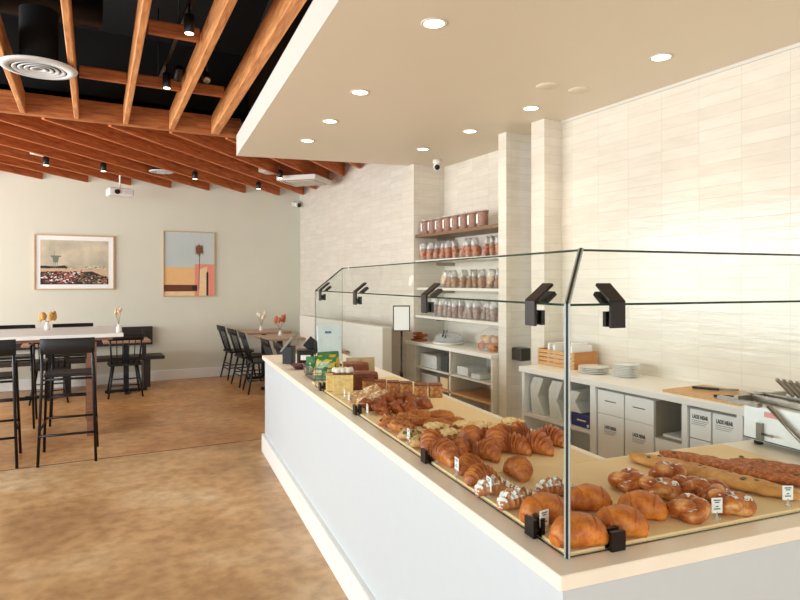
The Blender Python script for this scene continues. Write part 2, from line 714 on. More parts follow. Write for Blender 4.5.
# ------------------------------------------------------------------ ceiling fixtures
M_BULB = emit('lamp_glow', (255, 236, 205), 6)


def spot(name, loc, power, color=(1, 0.86, 0.68), size=1.9, blend=0.6, parent=None):
    l = bpy.data.lights.new(name, 'SPOT')
    l.energy = power
    l.color = color
    l.spot_size = size
    l.spot_blend = blend
    l.shadow_soft_size = 0.11 if power > 15 else 0.04
    o = bpy.data.objects.new(name, l)
    COL.objects.link(o)
    o.location = loc
    if parent:
        o.parent = parent
    return o


DLP = [(434, 23, 'largest recessed downlight at the top centre of the soffit'), (360, 92, 'recessed downlight second of the soffit-edge row'),
       (330, 121, 'recessed downlight third of the soffit-edge row'), (307.5, 140.5, 'recessed downlight nearest the soffit tip'), (661, 57, 'recessed downlight nearest the right tile wall'),
       (531, 108, 'recessed downlight in front of the two tile piers'), (470, 131, 'recessed downlight in front of the shelf niche'),
       (423, 149, 'small far recessed downlight beside the dome camera')]
for px, py, lb in DLP:
    x, y = at(px, py, ZS)
    t = thing('downlight', lb, 'ceiling light', (x, y, ZS), 0, 'recessed downlights in the soffit')
    MB().lathe([(0.058, -0.001), (0.072, -0.001), (0.074, -0.004), (0.058, -0.006)], 28).done('trim_ring', M_SOFW, t)
    MB().lathe([(0.001, -0.004), (0.057, -0.004), (0.057, -0.001), (0.001, -0.001)], 28).done('lens', M_BULB, t)
    spot('downlight_lamp', (0, 0, -0.02), 24, size=1.95, blend=1.0, parent=t)
for px, py, lb in ((547, 86, 'flat round cover plate on the soffit, the left one'), (579, 90, 'flat round cover plate on the soffit, the right one')):
    x, y = at(px, py, ZS)
    ob = MB().lathe([(0.001, -0.006), (0.07, -0.006), (0.078, 0), (0.001, 0)], 28).done('cover_plate', M_CEIL)
    put(ob, (x, y, ZS))
    tag(ob, lb, 'cover plate', 'round cover plates on the soffit')

def snap(x, y):
    """middle of the gap between two diagonal rafters"""
    c = x - y
    m = -10.0975 + .605 * round((c + 10.0975) / .605) - c
    return x + m / 2, y - m / 2


# black track with spots
ob = MB().box(0.685, 0.715, 3.0, 6.4, 3.5, 3.53).done('light_track', M_BLACKM)
tag(ob, 'black lighting track running between the joists', 'light track')
for vv in (3.3, 4.9, 6.2):
    MB().tube([(0.70, vv, 3.53), (0.70, vv, 4.2)], 0.006, 6).done('suspension_rod', M_BLACKM, ob)


def track_spot(x, y, z, lb, tilt=0.0, r=0.035, L=0.12, on=True, group='black track spotlights', hang=0.1, rz=0):
    t = thing('spotlight', lb, 'spotlight', (x, y, z), rz, group)
    Mx = Matrix.Rotation(tilt, 4, 'X')
    MB().lathe([(r * .9, 0), (r, 0.004), (r, L), (r * .8, L + .01)], 20).xf(Mx).done('housing', M_BLACKM, t)
    MB().lathe([(0.001, -0.002), (r * .82, -0.002), (r * .82, 0.0), (.001, 0)], 20).xf(Mx).done('lens', M_BULB if on else M_STEEL, t)
    MB().tube([(0, 0, L * .6), (0, 0, L + hang)], 0.007, 8).done('stem', M_BLACKM, t)
    if on:
        spot('spot_lamp', (0, 0, -0.03), 14, size=1.5, parent=t)


track_spot(0.69, 4.36, 3.30, 'black track spotlight glowing near the top of the frame', hang=0.08)
track_spot(0.71, 5.68, 3.30, 'black track spotlight glowing above the middle of the rafters', hang=0.08)
track_spot(0.79, 5.6, 3.36, 'unlit black spotlight tilted away beside the lit one', tilt=0.9, on=False, hang=0.0)
track_spot(0.98, 5.3, 3.30, 'unlit black spotlight beside the fourth joist', tilt=-0.8, on=False, hang=0.1)
for px, py, lb in ((46, 163, 'above the left side of the beach picture'), (103.5, 169, 'left of the projector rod'), (195, 177, 'above the palm picture'),
                   (258.5, 187, 'nearest the far corner'), (280, 176, 'beside the white air cassette')):
    x, y = at(px, py, 3.12)
    track_spot(x, y, 3.09, 'small black cylinder downlight under the rafters, ' + lb, r=0.038, L=0.1, group='cylinder lights under the rafters', hang=0.27)

# round diffuser on a black duct
t = thing('air_diffuser', 'round white slotted air diffuser hanging between the left joists', 'air diffuser', (*at(39, 69, 3.21), 3.198))
MB().lathe([(0.19, 0.0), (0.255, 0.012), (0.262, 0.022), (0.2, 0.03)], 40).done('rim', mat('vent_white', (206, 206, 204), 0.5), t)
for i, rr in enumerate((0.16, 0.12, 0.08, 0.04)):
    MB().lathe([(rr - 0.012, 0.012), (rr + 0.014, 0.0), (rr + 0.02, 0.006), (rr - 0.008, 0.02)], 36, (0, 0, 0.0)).done('louvre_ring', MATS['vent_white'], t)
MB().lathe([(0.001, 0.03), (0.2, 0.03), (0.2, 0.034), (0.001, 0.034)], 32).done('backing', M_BLACKP, t)
MB().lathe([(0.13, 0.034), (0.13, 0.45)], 32).done('neck', M_BLACKP, t)
t = thing('air_duct', 'black round air duct above the slotted diffuser', 'duct', (-0.30, 5.63, 3.86))
MB().tube([(-2.0, 0, 0), (0.5, 0, 0)], 0.16, 24).done('duct_body', M_BLACKM, t)

x, y = snap(*at(157.5, 172, 3.19))
t = thing('ceiling_vent', 'small round grey ceiling vent between the rafters left of the palm picture', 'vent', (x, y, 3.175))
MB().lathe([(0.11, 0), (0.165, 0.01), (0.17, 0.02), (0.12, 0.03)], 32).done('rim', MATS['vent_white'], t)
for rr in (0.085, 0.045):
    MB().lathe([(rr - 0.01, 0.01), (rr + 0.015, 0), (rr + 0.018, 0.006), (rr - 0.006, 0.016)], 28).done('louvre_ring', MATS['vent_white'], t)
MB().lathe([(0.001, 0.03), (0.12, 0.03), (0.12, 0.25), (0.001, 0.25)], 24).done('neck', M_BLACKM, t)

x, y = at(305, 181.5, 3.10)
t = thing('air_cassette', 'white square air conditioning cassette hung below the rafters near the corner', 'air conditioner', (x, y, 3.08), R(-45))
MB().box(-.31, .31, -.31, .31, 0.0, .07).bevel(0.01).done('housing', M_SOFW, t)
MB().box(-.2, .2, -.2, .2, -.006, -.0).done('grille', mat('cass_grille', (206, 196, 178), .6), t)
for a in range(4):
    MB().box(-.22, .22, .235, .265, -.004, .0).xf(Matrix.Rotation(a * PI / 2, 4, 'Z')).done('louvre', M_STEEL, t)
for px, py, lb in ((33, 155.5, 'above the beach picture'), (257, 173, 'left of the soffit corner lamp')):
    x, y = snap(*at(px, py, 3.24))
    t = thing('ceiling_speaker', 'small white flat panel between rafters ' + lb, 'panel', (x, y, 3.23), R(45), 'small white ceiling panels')
    MB().box(-.12, .12, -.07, .07, 0, .17).bevel(.005).done('panel_body', M_SOFW, t)

# projector
t = thing('projector', 'white projector hanging on a thin rod before the far wall', 'projector', (0.585, 9.9, 2.86), R(8))
MB().box(-.17, .17, -.13, .13, 0, .115).bevel(.02, 3).done('housing', mat('proj_white', (232, 228, 220), .4), t)
MB().tube([(-.06, -.13, .055), (-.06, -.15, .055)], .036, 20).done('lens', M_BLACKM, t)
MB().box(.04, .14, -.134, -.128, .03, .085).done('vent_grille', MATS['vent_white'], t)
MB().tube([(0, 0, .115), (0, 0, .60)], .012, 10).done('rod', M_PORC, t)
MB().box(-.05, .05, -.05, .05, .115, .125).done('bracket', M_PORC, t)

# cameras
t = thing('security_camera', 'small white camera with black lens in the far wall corner', 'security camera', (3.50, 10.5, 2.97), R(20))
MB().tube([(0, .06, .03), (0, -.07, 0)], .05, 20).done('body', M_PORC, t)
MB().tube([(0, -.07, 0), (0, -.078, -.002)], .04, 20).done('lens', M_BLACKM, t)
MB().box(-.03, .03, .03, .1, .0, .06).done('bracket', M_PORC, t)
x, y = at(437, 160, ZS)
t = thing('security_camera', 'white dome camera with black eye hanging from the soffit before the niche', 'security camera', (x, y, ZS), R(-28))
MB().lathe([(.045, -.05), (.05, -.04), (.05, 0)], 24).done('base', M_PORC, t)
MB().blob((0, -.005, -.08), (.045, .045, .045), 20, 12).done('ball', M_PORC, t)
MB().blob((0, -.024, -.087), (.034, .034, .034), 20, 12).done('lens', M_BLACKM, t)

# ------------------------------------------------------------------ pictures on the far wall
M_CREAM = mat('print_cream', (226, 212, 184), .7, var=.04)


def flat(b, pts, y):
    v = [b.bm.verts.new((p[0], y, p[1])) for p in pts]
    b._f(v)


def frame_thing(name, label, u0, u1, z0, z1, bar, matw):
    t = thing(name, label, 'picture', ((u0 + u1) / 2, FV, z0))
    W = (u1 - u0) / 2
    H = z1 - z0
    f = MB()
    f.box(-W, W, -.035, 0, 0, bar).box(-W, W, -.035, 0, H - bar, H).box(-W, -W + bar, -.035, 0, bar, H - bar).box(W - bar, W, -.035, 0, bar, H - bar)
    f.done('frame', M_OAK, t)
    MB().box(-W + bar, W - bar, -.016, -.004, bar, H - bar).done('mat_board', M_PAPER, t)
    return t, W - bar - matw, bar + matw, H - bar - matw


t, W, zb, zt = frame_thing('framed_picture', 'wide oak-framed picture of a beach with a lifeguard tower', -0.54, 0.545, 1.48, 2.318, .018, .065)
pb = MB()
H = zt - zb
rnd = random.Random(5)
cols = [mat('pr_sky', (214, 200, 172), .7, var=.12, scale=4, rgb2=(176, 170, 146)), mat('pr_dark', (44, 40, 36), .7), mat('pr_tower', (118, 124, 112), .7),
        mat('pr_pink', (206, 108, 96), .7, var=.3), mat('pr_sand', (206, 178, 142), .7), mat('pr_olive', (104, 96, 66), .7), M_PAPER]
pb.mi = 0
flat(pb, [(-W, zb), (W, zb), (W, zt), (-W, zt)], -.0175)
pb.mi = 4
flat(pb, [(-W, zb), (W, zb), (W, zb + .38 * H), (-W, zb + .36 * H)], -.0180)
pb.mi = 1
flat(pb, [(-W, zb), (W, zb), (W, zb + .14 * H), (W * .5, zb + .3 * H), (0, zb + .27 * H), (-W * .5, zb + .30 * H), (-W, zb + .28 * H)], -.0185)
for i in range(330):
    x = rnd.uniform(-W * .96, W * .96)
    top = .30 - .12 * max(0, x / W)
    z = zb + rnd.uniform(.02, top) * H
    s = rnd.uniform(.006, .022)
    pb.mi = rnd.choice([5, 4, 5, 3, 1] if x > 0 else [3, 1, 5, 3, 6])
    flat(pb, [(x - s, z - s * .3), (x + s, z - s * .5), (x + s * .7, z + s * .6), (x - s * .6, z + s * .5)], -.0188 - i * 1e-6)
pb.mi = 4
for i in range(90):
    x = rnd.uniform(-W * .9, W * .9)
    z = zb + rnd.uniform(.34, .42) * H
    s_ = rnd.uniform(.004, .012)
    pb.mi = rnd.choice([1, 5, 3, 6])
    flat(pb, [(x - s_, z - s_ * .3), (x + s_, z - s_ * .3), (x + s_ * .8, z + s_ * .4), (x - s_ * .7, z + s_ * .5)], -.0190 - i * 1e-6)
for i in range(60):
    f = rnd.random()
    x = -W * .55 + f * W * .75 + rnd.uniform(-.05, .05)
    z = zb + (.1 + .22 * f) * H + rnd.uniform(-.03, .03)
    s_ = rnd.uniform(.008, .022)
    pb.mi = rnd.choice([3, 3, 6, 1])
    flat(pb, [(x - s_, z - s_ * .3), (x + s_, z - s_ * .2), (x + s_ * .5, z + s_ * .5), (x - s_ * .6, z + s_ * .3)], -.0191 - i * 1e-6)
tx = -W * .58
pb.mi = 2
flat(pb, [(tx - .06, zb + .65 * H), (tx + .08, zb + .65 * H), (tx + .08, zb + .62 * H), (tx + .05, zb + .62 * H), (tx + .035, zb + .5 * H), (tx - .025, zb + .5 * H), (tx - .04, zb + .62 * H), (tx - .06, zb + .62 * H)], -.0194)
for dx in (-.03, 0, .035):
    flat(pb, [(tx + dx, zb + .36 * H), (tx + dx + .006, zb + .36 * H), (tx + dx * .6 + .006, zb + .5 * H), (tx + dx * .6, zb + .5 * H)], -.0194)
flat(pb, [(tx - .012, zb + .65 * H), (tx - .008, zb + .65 * H), (tx - .008, zb + .76 * H), (tx - .012, zb + .76 * H)], -.0194)
pb.mi = 1
flat(pb, [(-W, zb + .36 * H), (-W * .2, zb + .37 * H), (-W * .3, zb + .43 * H), (-W * .6, zb + .41 * H), (-W, zb + .42 * H)], -.0193)
pb.done('print', cols, t)

t, W, zb, zt = frame_thing('framed_picture', 'tall thin-framed picture of a palm tree over peach and pink buildings', 1.267, 2.084, 1.36, 2.435, .012, .0)
H = zt - zb
pb = MB()
cols = [mat('pp_sky', (196, 205, 200), .7, var=.05, scale=2), mat('pp_peach', (238, 190, 128), .7, var=.04), mat('pp_pink', (234, 146, 124), .7, var=.04),
        mat('pp_brown', (112, 58, 34), .7), mat('pp_dark', (42, 30, 28), .7), mat('pp_cream', (242, 208, 160), .7), mat('pp_palm', (150, 100, 48), .7, rgb2=(74, 50, 30), scale=60)]
L = lambda f: -W + 2 * W * f
Zf = lambda f: zb + H * f
pb.mi = 0
flat(pb, [(L(0), Zf(0)), (L(1), Zf(0)), (L(1), Zf(1)), (L(0), Zf(1))], -.0175)
pb.mi = 1
flat(pb, [(L(0), Zf(0)), (L(.66), Zf(0)), (L(.66), Zf(.45)), (L(0), Zf(.45))], -.018)
pb.mi = 2
flat(pb, [(L(.61), Zf(0)), (L(1), Zf(0)), (L(1), Zf(.50)), (L(.61), Zf(.50))], -.0185)
pb.mi = 5
flat(pb, [(L(.70), Zf(0)), (L(.86), Zf(0)), (L(.86), Zf(.46)), (L(.70), Zf(.42))], -.019)
flat(pb, [(L(0), Zf(0)), (L(.60), Zf(0)), (L(.60), Zf(.07)), (L(0), Zf(.07))], -.019)
pb.mi = 3
flat(pb, [(L(0), Zf(.07)), (L(.66), Zf(.07)), (L(.66), Zf(.17)), (L(0), Zf(.175))], -.019)
pb.mi = 4
flat(pb, [(L(.56), Zf(.09)), (L(.66), Zf(.09)), (L(.66), Zf(.165)), (L(.56), Zf(.165))], -.0192)
flat(pb, [(L(.845), Zf(0)), (L(.885), Zf(0)), (L(.885), Zf(.36)), (L(.87), Zf(.39)), (L(.845), Zf(.36))], -.0195)
pb.mi = 6
flat(pb, [(L(.685), Zf(.1)), (L(.70), Zf(.1)), (L(.715), Zf(.66)), (L(.70), Zf(.66))], -.0196)
rnd = random.Random(3)
for i in range(26):
    a = PI * 2 * i / 26
    r1 = (.15 if math.sin(a) > -.4 else .19) * rnd.uniform(.7, 1.05)
    cx, cz = L(.705), Zf(.74)
    ex, ez = cx + math.cos(a) * r1 * .62, cz + math.sin(a) * r1 * .7
    nx, nz_ = -math.sin(a) * .02, math.cos(a) * .02
    flat(pb, [(cx - nx, cz - nz_), (ex, ez), (cx + nx, cz + nz_)], -.0197 - i * 1e-5)
pb.done('print', cols, t)

# ------------------------------------------------------------------ dining furniture


def make_windsor():
    t = thing('windsor_chair', '', 'chair')
    MB().prism([(-.21, -.2), (.21, -.2), (.225, 0), (.21, .2), (.12, .225), (-.12, .225), (-.21, .2), (-.225, 0)], .435, .465).bevel(.008, 2).done('seat', M_BLACKW, t)
    for sx in (-1, 1):
        MB().tube([(sx * .22, -.24, 0), (sx * .15, -.15, .44)], .012, 10, .017).done('leg', M_BLACKW, t)
        MB().tube([(sx * .21, .23, 0), (sx * .15, .16, .44)], .012, 10, .017).done('leg', M_BLACKW, t)
        MB().tube([(sx * .19, -.2, .19), (sx * .187, .2, .19)], .009, 8).done('stretcher', M_BLACKW, t)
        MB().tube([(sx * .195, -.215, .14), (-sx * 0, -.215, .14)], .009, 8)
    MB().tube([(-.185, -.2, .26), (.185, -.2, .26)], .009, 8).done('stretcher', M_BLACKW, t)
    MB().tube([(-.19, -.205, .17), (.19, -.205, .17)], .009, 8).done('stretcher', M_BLACKW, t)
    MB().tube([(-.18, .2, .2), (.18, .2, .2)], .009, 8).done('stretcher', M_BLACKW, t)
    for i in range(6):
        f = (i - 2.5) / 2.5
        e = abs(f) > .9
        MB().tube([(f * .175, -.17, .46), (f * .20, -.29, .85)], .012 if e else .007, 8).done('spindle', M_BLACKW, t)
    rs = []
    for i in range(9):
        f = (i - 4) / 4
        x = f * .225
        yb = -.285 - .025 * (1 - f * f)
        dz = -.005 * f * f
        rs.append([Vector((x, yb - .01, .80 + dz)), Vector((x, yb + .01, .80 + dz)), Vector((x, yb - .008, .885 + dz)), Vector((x, yb - .026, .885 + dz))])
    MB().rings(rs).done('top_rail', M_BLACKW, t)
    return t


WIN = Proto(make_windsor())
G1 = 'black windsor chairs at the small tables'
WIN.place((0.62, 9.45, 0), 0, 'black windsor chair facing the wall bench, right of the bar stools', G1)
WIN.place((-0.30, 9.45, 0), 0, 'black windsor chair half hidden behind the nearer bar stool', G1)
for v, lb in ((10.3, 'the farthest of the row by the plain wall'), (9.50, 'the second of the row from the plain wall'),
              (8.83, 'the nearest full chair left of the white counter'), (7.62, 'only its top rail and spindles above the counter end'),
              (7.05, 'low top rail above the counter end, next to the black basket')):
    WIN.place((2.42, v, 0), R(-90 + (3 if v > 9 else -4)), 'black windsor chair, ' + lb, G1)
WIN.place((3.32, 10.05, 0), R(90), 'black windsor chair on the corner side of the far table', G1)


M_TTOP = wood('cafe_top_wood', (150, 106, 78), (190, 150, 116), 0.3, 5)


def cafe_table(label, x, y, w, d, top_m=M_TTOP, h=.76):
    t = thing('cafe_table', label, 'table', (x, y, 0), 0, 'small pedestal tables')
    MB().box(-w / 2, w / 2, -d / 2, d / 2, h - .03, h).bevel(.004, 1).done('table_top', top_m, t)
    MB().box(-.035, .035, -.035, .035, .04, h - .03).done('pedestal', M_BLACKM, t)
    MB().box(-.28, .28, -.03, .03, 0, .04).box(-.03, .03, -.28, .28, 0, .04).done('base', M_BLACKM, t)
    return t


cafe_table('small table with black pedestal between bench and windsor chair', 0.66, 9.75, .62, .6)
cafe_table('small table behind the bar stools at the bench', -0.32, 9.75, .62, .6)
cafe_table('wooden table nearest the far corner beside the plain wall', 2.78, 10.05, .72, .74, h=.79)
cafe_table('wooden table in the middle of the window row, with a red flower', 2.72, 8.95, .62, .74, h=.78)
cafe_table('wooden table seen low above the counter end', 2.70, 7.4, .52, .9, h=.75)

# wall bench
t = thing('bench', 'long dark brown bench with back panel along the far wall', 'bench', (-1.4, 10.2, 0))
MB().box(-2.9, 2.62, -.22, .2, .42, .47).bevel(.005, 1).done('seat', M_BROWNW, t)
MB().box(-2.9, 2.50, .30, .36, .60, .89).bevel(.004, 1).done('backrest', M_BROWNW, t)
for x in (-2.5, -.6, 1.25, 2.32):
    MB().box(x, x + .1, -.17, .17, 0, .42).done('leg', M_BROWNW, t)
    MB().box(x + .02, x + .08, .26, .30, .38, .85).done('back_support', M_BROWNW, t)

# communal bar table
t = thing('bar_table', 'tall communal table with thick white top at the left edge', 'table', (-1.55, 7.62, 0))
MB().box(-2.2, 2.0, -.60, .60, 1.025, 1.065).bevel(.003, 1).done('table_top', mat('table_white', (246, 244, 238), .35, var=.01), t)
MB().box(-2.1, 1.9, -.50, .50, .99, 1.025).done('apron', M_TABLEW, t)
for x in (-2.0, 1.66):
    for yy in (-.45, .45):
        MB().box(x, x + .09, yy - .05, yy + .05, 0, .97).done('leg', M_TABLEW, t)
    MB().box(x + .02, x + .07, -.4, .4, .12, .2).done('cross_rail', M_TABLEW, t)


def make_stool():
    t = thing('bar_stool', '', 'stool')
    MB().prism([(-.19, -.17), (.19, -.17), (.2, .0), (.185, .18), (-.185, .18), (-.2, .0)], .755, .78).bevel(.008, 2).done('seat', M_BLACKW, t)
    rs = []
    for i in range(9):
        f = (i - 4) / 4
        x = f * .215
        yb = -.235 + .03 * f * f
        rs.append([Vector((x, yb - .008, .965)), Vector((x, yb + .008, .965)), Vector((x, yb - .017, 1.105)), Vector((x, yb - .033, 1.105))])
    MB().rings(rs).bevel(.004, 1, 50).done('backrest', M_BLACKW, t)
    for sx in (-1, 1):
        MB().tube([(sx * .225, -.27, 0), (sx * .2, -.205, .75), (sx * .198, -.215, 1.09)], .0125, 10).done('rear_leg', M_BLACKM, t)
        MB().tube([(sx * .225, .26, 0), (sx * .195, .17, .86), (sx * .19, .14, .885), (sx * .19, -.17, .885), (sx * .2, -.21, .86)], .0125, 10).done('front_leg', M_BLACKM, t)
        MB().tube([(sx * .213, -.245, .3), (sx * .213, .225, .3)], .009, 8).done('side_rail', M_BLACKM, t)
    MB().tube([(-.215, -.25, .26), (.215, -.25, .26)], .011, 8).done('footrest', M_BLACKM, t)
    MB().tube([(-.21, .23, .32), (.21, .23, .32)], .011, 8).done('footrest', M_BLACKM, t)
    MB().tube([(-.2, .175, .74), (.2, .175, .74)], .01, 8).done('seat_rail', M_BLACKM, t)
    MB().tube([(-.2, -.2, .74), (.2, -.2, .74)], .01, 8).done('seat_rail', M_BLACKM, t)
    return t


ST = Proto(make_stool())
G2 = 'black bar stools at the tall white table'
ST.place((-0.045, 6.37, 0), R(-3), 'black bar stool standing whole before the tall white table', G2)
ST.place((-0.67, 6.44, 0), R(1), 'black bar stool cut off by the left edge', G2)
ST.place((-0.02, 8.03, 0), R(180), 'black bar stool behind the tall table, top edge under the beach picture', G2)
ST.place((-0.62, 8.01, 0), R(180), 'black bar stool behind the tall table at the left edge', G2)


def flower(label, x, y, z, col, stems, h=.16, rad=.03):
    t = thing('bud_vase', label, 'vase', (x, y, z))
    MB().lathe([(.001, 0), (.024, 0), (.03, .02), (.026, .05), (.013, .075), (.014, .09)], 18).done('vase_body', M_PORC, t)
    rnd = random.Random(int(x * 100))
    sb = MB()
    fb = MB()
    for i in range(stems):
        a = rnd.uniform(0, 2 * PI)
        tx, ty = math.cos(a) * rad * 1.4, math.sin(a) * rad * 1.4
        hh = h * rnd.uniform(.75, 1.1)
        sb.tube([(0, 0, .08), (tx * .5, ty * .5, .08 + hh * .5), (tx, ty, .08 + hh * .8)], .0018, 5)
        fb.blob((tx, ty, .08 + hh), (rad * .5, rad * .5, rad * .9), 8, 6, .006, 40, i)
    sb.done('stems', mat('stem', (150, 120, 80), .7), t)
    fb.done('blossoms', col, t)
    return t


x, y = at(124, 334, 1.065)
flower('white bud vase with pale dried grass on the right end of the tall table', 0.41, 7.09, 1.065, mat('fl_wheat', (226, 190, 140), .8), 5, .15, .025)
x, y = at(47.5, 330, 1.065)
flower('bud vase with round amber dried flower on the tall table', x, y, 1.065, mat('fl_amber', (214, 160, 84), .8), 9, .08, .05)
flower('bud vase with white flowers on the farthest wooden table', 2.72, 10.0, .79, mat('fl_white', (240, 226, 200), .8), 7, .2, .045)
flower('bud vase with reddish orange flower on the middle wooden table', 2.74, 9.0, .78, mat('fl_red', (196, 112, 78), .8), 8, .2, .05)

# white half wall beside the dining row and low cabinet along the tile wall
ob = MB().box(3.0, 3.12, 6.05, 8.86, 0, 1.10).bevel(.005, 1).done('partition', mat('partition_white', (216, 210, 196), .5, var=.02))
ob['kind'] = 'structure'
ob.name = 'wall_partition'

# ------------------------------------------------------------------ serving counter
KU, KV, KR = 1.010, 1.091, R(-6.83)
kc, ks = math.cos(KR), math.sin(KR)


def K(n, c):
    return (KU + kc * n - ks * c, KV + ks * n + kc * c)


def Kinv(x, y):
    dx, dy = x - KU, y - KV
    return (kc * dx + ks * dy, -ks * dx + kc * dy)


ct = thing('serving_counter', 'long white L-shaped bakery counter with pale stone top', 'counter', (KU, KV, 0), KR)
b = MB()
b.prism([(0, 0), (2.0, 0), (2.0, .745), (.755, .745), (.755, 4.655), (0, 4.655)], .867, .905)
b.bevel(.003, 1)
b.done('counter_top', M_QUARTZ, ct)
b = MB()
b.prism([(.025, .025), (1.98, .025), (1.98, .72), (.73, .72), (.73, 4.64), (.025, 4.64)], 0.0, .867)
b.done('counter_body', M_WHITE, ct)
b = MB()
b.box(.0, .025, .0, 4.655, 0, .165)
b.box(.0, 1.98, .0, .025, 0, .165)
for i in range(46):
    b.box(-.004, 0, .003 + i * .1012, .101 + i * .1012, .002, .162)
b.done('baseboard', M_BASE, ct)

ba = MB().box(.085, .70, .72, 2.95, .905, .913).bevel(.002, 1).done('display_board', M_KRAFT)
put(ba, (KU, KV, 0), KR)
tag(ba, 'long tan display board under the pastries behind the front glass', 'board', 'tan display boards')
ba = MB().box(.085, 1.34, .085, .715, .905, .913).bevel(.002, 1).done('display_board', M_KRAFT)
put(ba, (KU, KV, 0), KR)
tag(ba, 'wide tan display board at the near end of the counter', 'board', 'tan display boards')

# glass guard
g0 = .072
gt = .26
ZK, ZT = 1.545, 1.696
CE = 2.795
NE = 1.95
gl = thing('glass_guard', 'clear glass pastry guard with sloped top along the counter', 'glass guard', (KU, KV, 0), KR)


def pane(name, quad, thick, nrm):
    b = MB()
    nrm = Vector(nrm).normalized() * thick
    A = [b.bm.verts.new(Vector(q)) for q in quad]
    B = [b.bm.verts.new(Vector(q) + nrm) for q in quad]
    b.mi = 0
    b._f(A)
    b._f(list(reversed(B)))
    b.mi = 1
    n = len(quad)
    for i in range(n):
        b._f([A[i], A[(i + 1) % n], B[(i + 1) % n], B[i]])
    return b.done(name, [M_GLASS, M_EDGE], gl)


e = .003
pane('front_pane', [(g0, g0 + e, .906), (g0, CE, .906), (g0, CE, ZK - e), (g0, g0 + e, ZK - e)], .008, (1, 0, 0))
pane('end_pane', [(g0 + e, g0, .906), (NE, g0, .906), (NE, g0, ZK - e), (g0 + e, g0, ZK - e)], .008, (0, 1, 0))
sl = Vector((ZT - ZK, 0, -(gt - g0)))
pane('sloped_front_pane', [(g0, g0 + .006, ZK), (g0, CE, ZK), (gt, CE, ZT), (gt, gt + .006, ZT)], .008, (sl.x, 0, sl.z))
pane('sloped_end_pane', [(g0 + .006, g0, ZK), (NE, g0, ZK), (NE, gt, ZT), (gt + .006, gt, ZT)], .008, (0, sl.x, sl.z))
pane('far_pane', [(g0, CE, .906), (gt, CE, .906), (gt, CE, ZT), (g0, CE, ZK)], .009, (0, 1, 0))


def upper_bracket(M):
    b = MB()
    b.box(-.012, -.004, -.023, .023, -.064, .004, M)
    b.box(.012, .024, -.020, .020, -.062, -.022, M)
    b.box(-.004, .012, -.008, .008, -.058, -.03, M)
    sd = Vector((gt - g0, 0, ZT - ZK)).normalized()
    a = math.atan2(ZT - ZK, gt - g0)
    M2 = M @ Matrix.Rotation(-a, 4, 'Y')
    b.box(-.006, .068, -.023, .023, .004, .012, M2)
    b.box(.018, .062, -.020, .020, -.024, -.012, M2)
    b.done('glass_bracket', M_CLAMP, gl)


def lower_clamp(M):
    b = MB()
    b.box(-.014, -.003, -.022, .022, 0.0, .05, M)
    b.box(.012, .023, -.022, .022, 0.0, .05, M)
    b.box(-.003, .012, -.008, .008, 0.01, .03, M)
    b.done('glass_clamp', M_CLAMP, gl)


for t_ in (.15, .88, 1.79, 2.55):
    upper_bracket(Matrix.Translation((g0, g0 + t_, ZK)))
    lower_clamp(Matrix.Translation((g0, g0 + t_, .906)))
Mr = Matrix.Rotation(PI / 2, 4, 'Z') @ Matrix.Scale(-1, 4, (0, 1, 0))
for s_ in (.15, 1.0, 1.7):
    upper_bracket(Matrix.Translation((g0 + s_, g0, ZK)) @ Mr)
    lower_clamp(Matrix.Translation((g0 + s_, g0, .906)) @ Mr)
def corner_strip(p0, p1, nm):
    p0, p1 = Vector(p0), Vector(p1)
    z = (p1 - p0).normalized()
    x = Vector((1, -1, 0)).normalized()
    x = (x - z * x.dot(z)).normalized()
    y = z.cross(x)
    M = Matrix(((x.x, y.x, z.x, p0.x), (x.y, y.y, z.y, p0.y), (x.z, y.z, z.z, p0.z), (0, 0, 0, 1)))
    L = (p1 - p0).length
    MB().box(-.0028, .0028, -.004, .004, 0, L, M).done(nm, M_BLACKM, gl)
    for sg in (-1, 1):
        a0, a1 = sorted((sg * .0029, sg * .0075))
        MB().box(a0, a1, -.003, .003, 0, L, M).done('polished_edge', mat('polished_edge', (176, 182, 172), .15), gl)


corner_strip((g0 + .001, g0 + .001, .906), (g0 + .001, g0 + .001, ZK), 'corner_joint')
corner_strip((g0 + .002, g0 + .002, ZK), (gt, gt, ZT), 'corner_joint')
ob = MB().box(g0 - .004, g0, g0 + 2.66, g0 + 2.69, 1.42, 1.50).bevel(.003).done('door_lock', M_STEEL, gl)

# ------------------------------------------------------------------ pastries


def pastry_mat(name, hi, mid, lo, rough=.45, sc=22, bump=.9, bs=80):
    if name in MATS:
        return MATS[name]
    m, nt, b = nodes(name)
    tc = nt.nodes.new('ShaderNodeTexCoord')
    n = nt.nodes.new('ShaderNodeTexNoise')
    n.inputs['Scale'].default_value = sc
    n.inputs['Detail'].default_value = 6
    n.inputs['Roughness'].default_value = .65
    nt.links.new(tc.outputs['Object'], n.inputs['Vector'])
    r = nt.nodes.new('ShaderNodeValToRGB')
    e = r.color_ramp.elements
    e[0].position = .3
    e[0].color = (*lin(lo), 1)
    e[1].position = .68
    e[1].color = (*lin(hi), 1)
    k = e.new(.5)
    k.color = (*lin(mid), 1)
    nt.links.new(n.outputs[0], r.inputs[0])
    nt.links.new(r.outputs[0], b.inputs['Base Color'])
    b.inputs['Roughness'].default_value = rough
    n2 = nt.nodes.new('ShaderNodeTexNoise')
    n2.inputs['Scale'].default_value = bs
    n2.inputs['Detail'].default_value = 5
    nt.links.new(tc.outputs['Object'], n2.inputs['Vector'])
    bp = nt.nodes.new('ShaderNodeBump')
    bp.inputs['Strength'].default_value = bump
    bp.inputs['Distance'].default_value = .003
    nt.links.new(n2.outputs[0], bp.inputs['Height'])
    nt.links.new(bp.outputs[0], b.inputs['Normal'])
    MATS[name] = m
    return m


